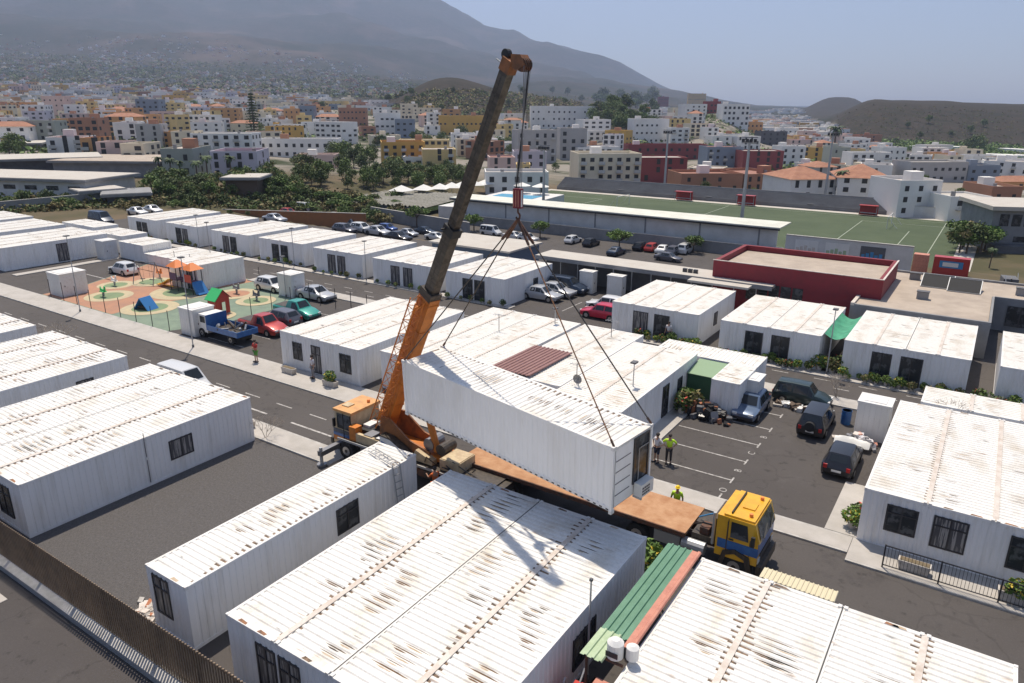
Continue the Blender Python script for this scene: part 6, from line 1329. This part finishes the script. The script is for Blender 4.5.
# (label, left px, right px, base row, eaves row, colour, storeys, roof)
for a in (('pale apartment block with many dark balconies beyond the back terrace', 578, 640, 190, 158, 'cream', 4, 'flat', 14, .12, True), ('long maroon apartment row with pale window bands behind the cream block', 640, 686, 183, 160, 'maroon', 3, 'flat', 12, .1), ('upper maroon terrace row with reddish roof line', 628, 706, 160, 147, 'maroon', 2, 'flat', 10, .1),
    ('brick-red school block with small square windows left of the mast', 680, 742, 193, 177, 'terracotta', 2, 'flat', 14, .1), ('long low brick-red wing beyond the back terrace', 742, 790, 192, 177, 'terracotta', 2, 'flat', 20, .35), ('blue balconied block in the middle of town', 706, 742, 167, 149, 'blue', 3, 'flat', 12, .1, True), ('maroon apartment block behind the brick school', 742, 782, 170, 153, 'maroon', 3, 'flat', 12, .05),
    ('white house with orange tiled roof nearest behind the pitch', 788, 836, 203, 180, 'white', 2, 'hip', 16, .15), ('second orange-tiled white block right of the palm', 838, 884, 205, 179, 'white', 3, 'hip', 18, -.3), ('big plain white block with small square windows behind the pitch', 894, 938, 217, 185, 'white', 3, 'flat', 12, .12), ('white two-storey house with orange stair turret right of the white block', 946, 988, 222, 199, 'white', 2, 'flat', 10, .05, True),
    ('white apartment row with dark ground-floor windows in mid town', 486, 548, 196, 176, 'white', 2, 'flat', 12, .06), ('grey-balconied modern block behind the pool', 518, 556, 163, 134, 'grey', 4, 'flat', 14, .2, True), ('light grey apartment block left of the wooded knoll', 560, 586, 160, 132, 'grey', 4, 'flat', 12, .1), ('long white school on the slope below the wooded knoll', 532, 596, 128, 109, 'white', 3, 'flat', 14, .05),
    ('pink house with tall windows beside the boom', 490, 515, 184, 160, 'pink', 3, 'flat', 11, .1), ('lilac block behind the pool houses', 514, 546, 176, 155, 'lilac', 3, 'flat', 12, .05), ('yellow house squeezed between lilac and cream blocks', 516, 530, 185, 168, 'yellow', 2, 'flat', 9, 0), ('yellow flats with brown balconies left of the boom', 384, 425, 172, 146, 'ochre', 4, 'flat', 16, .2, True), ('long yellow block behind the brown-balconied flats', 400, 448, 158, 142, 'yellow', 3, 'flat', 12, .05),
    ('small white block in front of the yellow flats', 404, 424, 174, 160, 'white', 2, 'flat', 10, .05), ('yellow and lilac apartment block directly left of the boom', 424, 456, 176, 152, 'yellow', 4, 'flat', 14, .15, True), ('bright ochre building behind the boom', 440, 486, 136, 118, 'ochre', 2, 'flat', 14, .1), ('white block with blue side wall in front of the brown hill', 376, 400, 136, 116, 'white', 3, 'flat', 10, .1), ('dark blue-grey block right of the white hillside block', 396, 414, 138, 122, 'blue', 3, 'flat', 10, .05),
    ('white long arcade building with arched dark windows', 262, 336, 158, 142, 'white', 2, 'flat', 12, .05), ('pinkish flat-roofed workshop in front of the arcade building', 296, 334, 168, 158, 'pink', 1, 'flat', 12, .05), ('terracotta apartment row in the middle left town', 340, 366, 126, 110, 'terracotta', 3, 'flat', 10, .05), ('grey-green wedge-roofed hall below the palms', 165, 195, 178, 152, 'green', 2, 'flat', 16, .1), ('white block with blue and pink mural on its side', 214, 258, 180, 156, 'lilac', 3, 'flat', 14, .1),
    ('long white flats with dark balcony bands', 194, 252, 156, 136, 'white', 3, 'flat', 14, .05, True), ('orange-roofed house in front of the dark conifer', 232, 254, 134, 124, 'cream', 2, 'hip', 10, .05), ('cream apartment block with dark balconies behind the sheds', 52, 84, 158, 140, 'white', 4, 'flat', 14, .25, True), ('red-brown apartment block behind the sheds', 74, 100, 145, 122, 'terracotta', 4, 'flat', 12, .1), ('pale green long apartment block at left', 16, 56, 148, 124, 'green', 4, 'flat', 12, .15, True),
    ('terracotta narrow flats with balconies right of the white ones', 84, 102, 160, 142, 'orange', 4, 'flat', 12, .1, True), ('beige blank gable house behind the low warehouse', 124, 146, 168, 148, 'cream', 3, 'flat', 12, .05), ('orange and pink house row right of the dark balconies', 100, 126, 164, 146, 'pink', 3, 'flat', 10, .1), ('tall grey blank-gabled block in mid left town', 140, 162, 150, 128, 'grey', 4, 'flat', 12, .2), ('pale pink block with blank walls left of centre town', 46, 66, 118, 99, 'pink', 4, 'flat', 12, .1),
    ('blue-glazed office block with cream frame at left', 138, 160, 118, 102, 'blue', 4, 'flat', 12, 0), ('orange tower-like flats by the left arcade', 164, 180, 150, 134, 'orange', 3, 'flat', 10, .1), ('cream gabled block left of the white banded flats', 174, 196, 152, 134, 'cream', 3, 'flat', 12, .1), ('orange cube building far behind the conifer', 285, 300, 124, 111, 'orange', 3, 'flat', 12, 0), ('light blue building beside the orange cube', 300, 314, 124, 108, 'blue', 3, 'flat', 10, 0),
    ('bright ochre block crowning the white-house hill', 688, 705, 106, 95, 'ochre', 2, 'flat', 12, .05), ('maroon block on the crest right of the ochre one', 706, 720, 113, 103, 'maroon', 2, 'flat', 10, .05), ('big plain white cube on the slope right of the wooded knoll', 634, 668, 143, 122, 'white', 3, 'flat', 14, .2), ('large whitish apartment stack on the hill crest', 722, 748, 126, 107, 'white', 4, 'flat', 14, .1), ('maroon tower on the ridge right of the knoll', 658, 668, 107, 98, 'maroon', 3, 'flat', 8, 0),
    ('ochre-brown houses below the hill crest', 742, 762, 133, 124, 'orange', 2, 'flat', 12, .1), ('grey-dark office block in the valley', 760, 786, 146, 133, 'dark', 3, 'flat', 12, .1), ('white slab beside the valley road', 780, 804, 166, 149, 'white', 3, 'flat', 12, .1), ('olive glass-balconied block in the valley', 830, 848, 166, 150, 'green', 3, 'flat', 12, 0), ('yellow house among white ones under the dark hill', 849, 864, 160, 151, 'yellow', 2, 'flat', 10, 0), ('white house with maroon front under the dark hill', 880, 904, 168, 150, 'white', 3, 'flat', 12, .1),
    ('long grey-green warehouse under the dark hill', 908, 966, 182, 165, 'grey', 2, 'flat', 14, .08), ('blue warehouse beside the grey-green one', 966, 998, 183, 168, 'blue', 2, 'flat', 12, .05), ('brown rounded hall right of the tiled houses', 990, 1020, 202, 190, 'terracotta', 1, 'flat', 14, 0), ('yellow and orange small houses at the right edge', 1000, 1040, 190, 182, 'orange', 1, 'hip', 10, .1)):
    hpx(*a)
# large grey modern building at the right edge
p = G(986, 250, -6); t = thing('modern_grey_building', 'large grey modern building with tall dark windows at the right edge', 'building', (*p, -6), TH-.18)
MB().box((0, 0, -1), (30, 14, 7.2), 'grey_wall').build('wall', t); MB().box((-.6, -.8, 7.2), (30.5, 14.5, 7.9), 'canopy_roof').build('roof', t)
for i in range(10): MB().box((1.2+2.0*i, -.06, 4.4), (2.7+2.0*i, -.01, 6.5), 'glass').build('window', t)
MB().box((4, -.07, 1.6), (9, -.012, 2.6), 'glass').build('window', t); MB().box((0, -3.0, -1), (8, -.1, 1.3), 'grey_dark').build('annex', t)
for i in range(5):
    x, y = G(1000+rr.uniform(-20, 24), 282+rr.uniform(-8, 8), -3); p_ = MB(); p_.box((0, 0, 0), (rr.uniform(1, 3), rr.uniform(1, 2), rr.uniform(.6, 1.6)), rr.choice(['box_white', 'grey_dark', 'galv'])); p_.bar((0, 0, 0), (1.5, 0, 2), .08, 'galv'); p_.bar((.4, .5, 0), (-.5, 1, 1.6), .08, 'frame_dark')
    tag(p_.build('machinery', None, (x, y, -4.8), rr.uniform(0, 3)), 'pale machinery stored behind the beige-roofed school', 'machinery')
# white banana-net strips
for i, (x0, x1, ya, yb) in enumerate(((909, 962, 146, 149), (997, 1040, 150, 153), (955, 1040, 160, 163), (985, 1040, 157, 159), (930, 960, 158, 160))):
    a = GT(x0, ya+1.6, 300); c = GT(x1, yb+1.6, 300); L = hypot(c[0]-a[0], c[1]-a[1]); t = thing('net_house', 'long white netted growing house under the dark hill', 'greenhouse', (a[0], a[1], min(a[2], c[2])), math.atan2(c[1]-a[1], c[0]-a[0])); MB().box((0, 0, -6), (L, 12, 3.2), 'cloth_white').build('net_roof', t)
# streets full of houses: nearest ones each a thing, the rest one mass
def pole(px, py, poly):
    ins = False; j = len(poly)-1
    for i in range(len(poly)):
        if (poly[i][1] > py) != (poly[j][1] > py) and px < (poly[j][0]-poly[i][0])*(py-poly[i][1])/(poly[j][1]-poly[i][1])+poly[i][0]: ins = not ins
        j = i
    return ins
AREA = [[(-40, 152), (150, 172), (330, 152), (330, 130), (400, 150), (500, 165), (560, 180), (640, 150), (700, 182), (780, 178), (860, 185), (1040, 205), (1040, 172), (905, 152), (870, 145), (830, 127), (800, 117), (760, 112), (750, 104), (675, 104), (655, 118), (640, 134), (590, 138), (570, 128), (520, 122), (400, 114), (380, 104), (300, 98), (150, 88), (-40, 82)]]
rd = random.Random(77); cand = []
ck = [('white', 34), ('cream', 19), ('yellow', 9), ('ochre', 6), ('terracotta', 6), ('pink', 9), ('grey', 5), ('blue', 1), ('green', 2), ('orange', 7), ('lilac', 2)]; bag = [c for c, n in ck for _ in range(n)]
d = 235.0
while d < 1500:
    cell = 13.5+d*.009; lat = -.75*d
    while lat < .75*d:
        la = lat+rd.uniform(-3, 3); dd = d+rd.uniform(-3, 3); lat += cell*rd.choice([1, 1.1, 1.3, 1.6])
        X = la*cos(TH)-dd*sin(TH); Y = la*sin(TH)+dd*cos(TH); z = zt(X, Y); px, py = PJ(X, Y, z)
        if not -30 < px < 1050 or not pole(px, py, AREA[0]): continue
        if 560 < px < 640 and py > 138 and d > 300: pass
        w_ = rd.choice([rd.uniform(8, 15), rd.uniform(14, 24)]); wp = w_*F/d/2
        if any(a-wp*.3 < px < b_+wp*.3 and yt+1 < py-3 < yb+2 for a, b_, yt, yb in OCC): continue
        cand.append((dd, X, Y, z, px, py, w_))
    d += 15+d*.010
cand.sort(); near = cand[:232]; far = cand[232:]
def place_name(px):
    return 'in the left town' if px < 200 else 'left of centre in town' if px < 380 else 'behind the crane boom' if px < 560 else 'below the wooded knoll' if px < 690 else 'in the valley town' if px < 860 else 'under the dark hill'
for (d, X, Y, z, px, py, w_) in near:
    st = rd.choice([2, 2, 3, 3, 4] if px < 700 else [1, 2, 2, 3]); c = rd.choice(bag if px < 600 else bag+['white']*30); roof = 'hip' if rd.random() < .08 else 'flat'
    yaw = TH+rd.choice([.25, .25, -.5, .1])+rd.uniform(-.1, .1)
    house('%s %s-storey %s %s' % (c, ST[st], 'tile-roofed house' if roof == 'hip' else 'flat-roofed building', place_name(px)), X, Y, z, w_, rd.uniform(9, 14), st, c, roof, yaw, 3 if d > 330 else 2, balc=rd.random() < .25, sh=2.7)
B = MB(); nfar = 0
def farhouse(X, Y, z, w_, dp, h, m, yaw, d, win=True):
    M_ = Matrix.Translation((X, Y, z)) @ Matrix.Rotation(yaw, 4, 'Z'); B.box((-w_/2, 0, -3), (w_/2, dp, h), m, M_); B.box((-w_/2+.3, .3, h), (w_/2-.3, dp-.3, h+.1), rd.choice(['roof_pale', 'roof_red', 'roof_pale', 'canopy_roof']), M_)
    if rd.random() < .5: sx = rd.uniform(-w_/4, w_/4); B.box((sx-1.5, dp*.4, h), (sx+1.5, dp*.7, h+2.4), m, M_)
    if win:
        n = max(2, int(w_/4.5))
        for s in range(int(h/3)):
            for i in range(n):
                xx = -w_/2+w_*(i+.5)/n; B.box((xx-.9, -.08, s*3+1), (xx+.9, -.02, s*3+2.4), 'win_dark', M_)
for (d, X, Y, z, px, py, w_) in far:
    c = 'town_'+rd.choice(bag if px < 600 else bag+['white']*40); farhouse(X, Y, z, w_*1.1, rd.uniform(9, 14), 2.6*rd.choice([1, 2, 2, 3] if px < 500 else [1, 2, 2]), c, TH+rd.uniform(-.4, .5), d)
# villages scattered over the slope
n = 0; tries = 0
while n < 1050 and tries < 60000:
    tries += 1; px = rd.uniform(-60, 520); py = rd.uniform(28, 96)
    dens = ss(py, 26, 62)*(1-ss(px, 330, 520)*.75)*(.15+1.2*max(0, noise.noise(Vector((px/45, py/9, 5)))+.25))
    if py < 30+px*.03+max(0, px-200)*.15: continue
    if rd.random() > dens: continue
    p = GT(px, py, 500)
    if not p: continue
    d = depth(p[0], p[1])
    if d < 1200 or d > 5200: continue
    n += 1; farhouse(p[0], p[1], p[2], rd.uniform(8, 15), rd.uniform(8, 12), rd.choice([2.5, 3, 5]), 'town_'+rd.choice(['white', 'grey', 'cream', 'pink', 'grey', 'terracotta']), TH+rd.uniform(-.6, .6), d, False)
for i in range(60):
    px = rd.uniform(640, 800); py = rd.uniform(109, 114); p = GT(px, py, 900)
    if p: farhouse(p[0], p[1], p[2], rd.uniform(14, 40), 20, 5, 'town_white', TH, 2000, False)
o = B.build('hillside_houses'); o['kind'] = 'stuff'; o['label'] = 'countless small far houses over the town and the slope'
# trees scattered between far houses
scrub('hillside_trees', 'countless dark trees between the houses on the far slope', [(-40, 50), (300, 66), (420, 84), (400, 100), (280, 96), (140, 88), (-40, 84)], 2600, 4, 9, ['leaf', 'leaf', 'leaf_dry'], 8, 900)
scrub('town_trees', 'small green trees between far town roofs', [(-40, 84), (150, 90), (380, 104), (640, 138), (700, 112), (860, 142), (1000, 175), (860, 180), (640, 150), (330, 140), (140, 165), (-40, 150)], 1100, 2.2, 4.5, ['leaf', 'leaf_bright', 'leaf'], 9, 220)
# ---------------------------------------------------------------- air
m = bpy.data.materials.new('haze'); m.use_nodes = True; n_ = m.node_tree.nodes; n_.remove(n_['Principled BSDF']); pv = n_.new('ShaderNodeVolumePrincipled'); pv.inputs['Color'].default_value = (.57, .70, 1.0, 1); pv.inputs['Density'].default_value = 1.0e-4; pv.inputs['Anisotropy'].default_value = .25
m.node_tree.links.new(pv.outputs[0], n_['Material Output'].inputs['Volume']); MATS['haze'] = m
hz_ = MB().box((-14500, -14500, -80), (14500, 14500, 2400), 'haze').build('haze'); hz_['kind'] = 'stuff'; hz_['label'] = 'pale blue haze in the distance'
uniq_labels()
import OpenImageIO as oiio, sys, numpy as np
im=oiio.ImageBuf('/workdir/render_main.png').get_pixels(oiio.UINT8)
s=im.shape[1]/1024
for n,(x,y) in dict(sky_tr=(900,20),sky_mid=(760,60),sky_hor=(790,100),mtn=(350,20),mtn_low=(520,85),slope=(120,55),hill=(940,125),roof=(400,590),roof2=(700,620),asph=(780,470),road=(880,590),wallF1=(260,570),wallhang=(500,440),pave=(820,545),gravel=(180,480),pitch=(700,205),wallR=(940,500),LAwall=(40,262),beige=(930,300),out=(40,640)).items():
    X=int(x*s);Y=int(y*s);print(n,im[Y-2:Y+3,X-2:X+3,:3].mean((0,1)).round().astype(int))
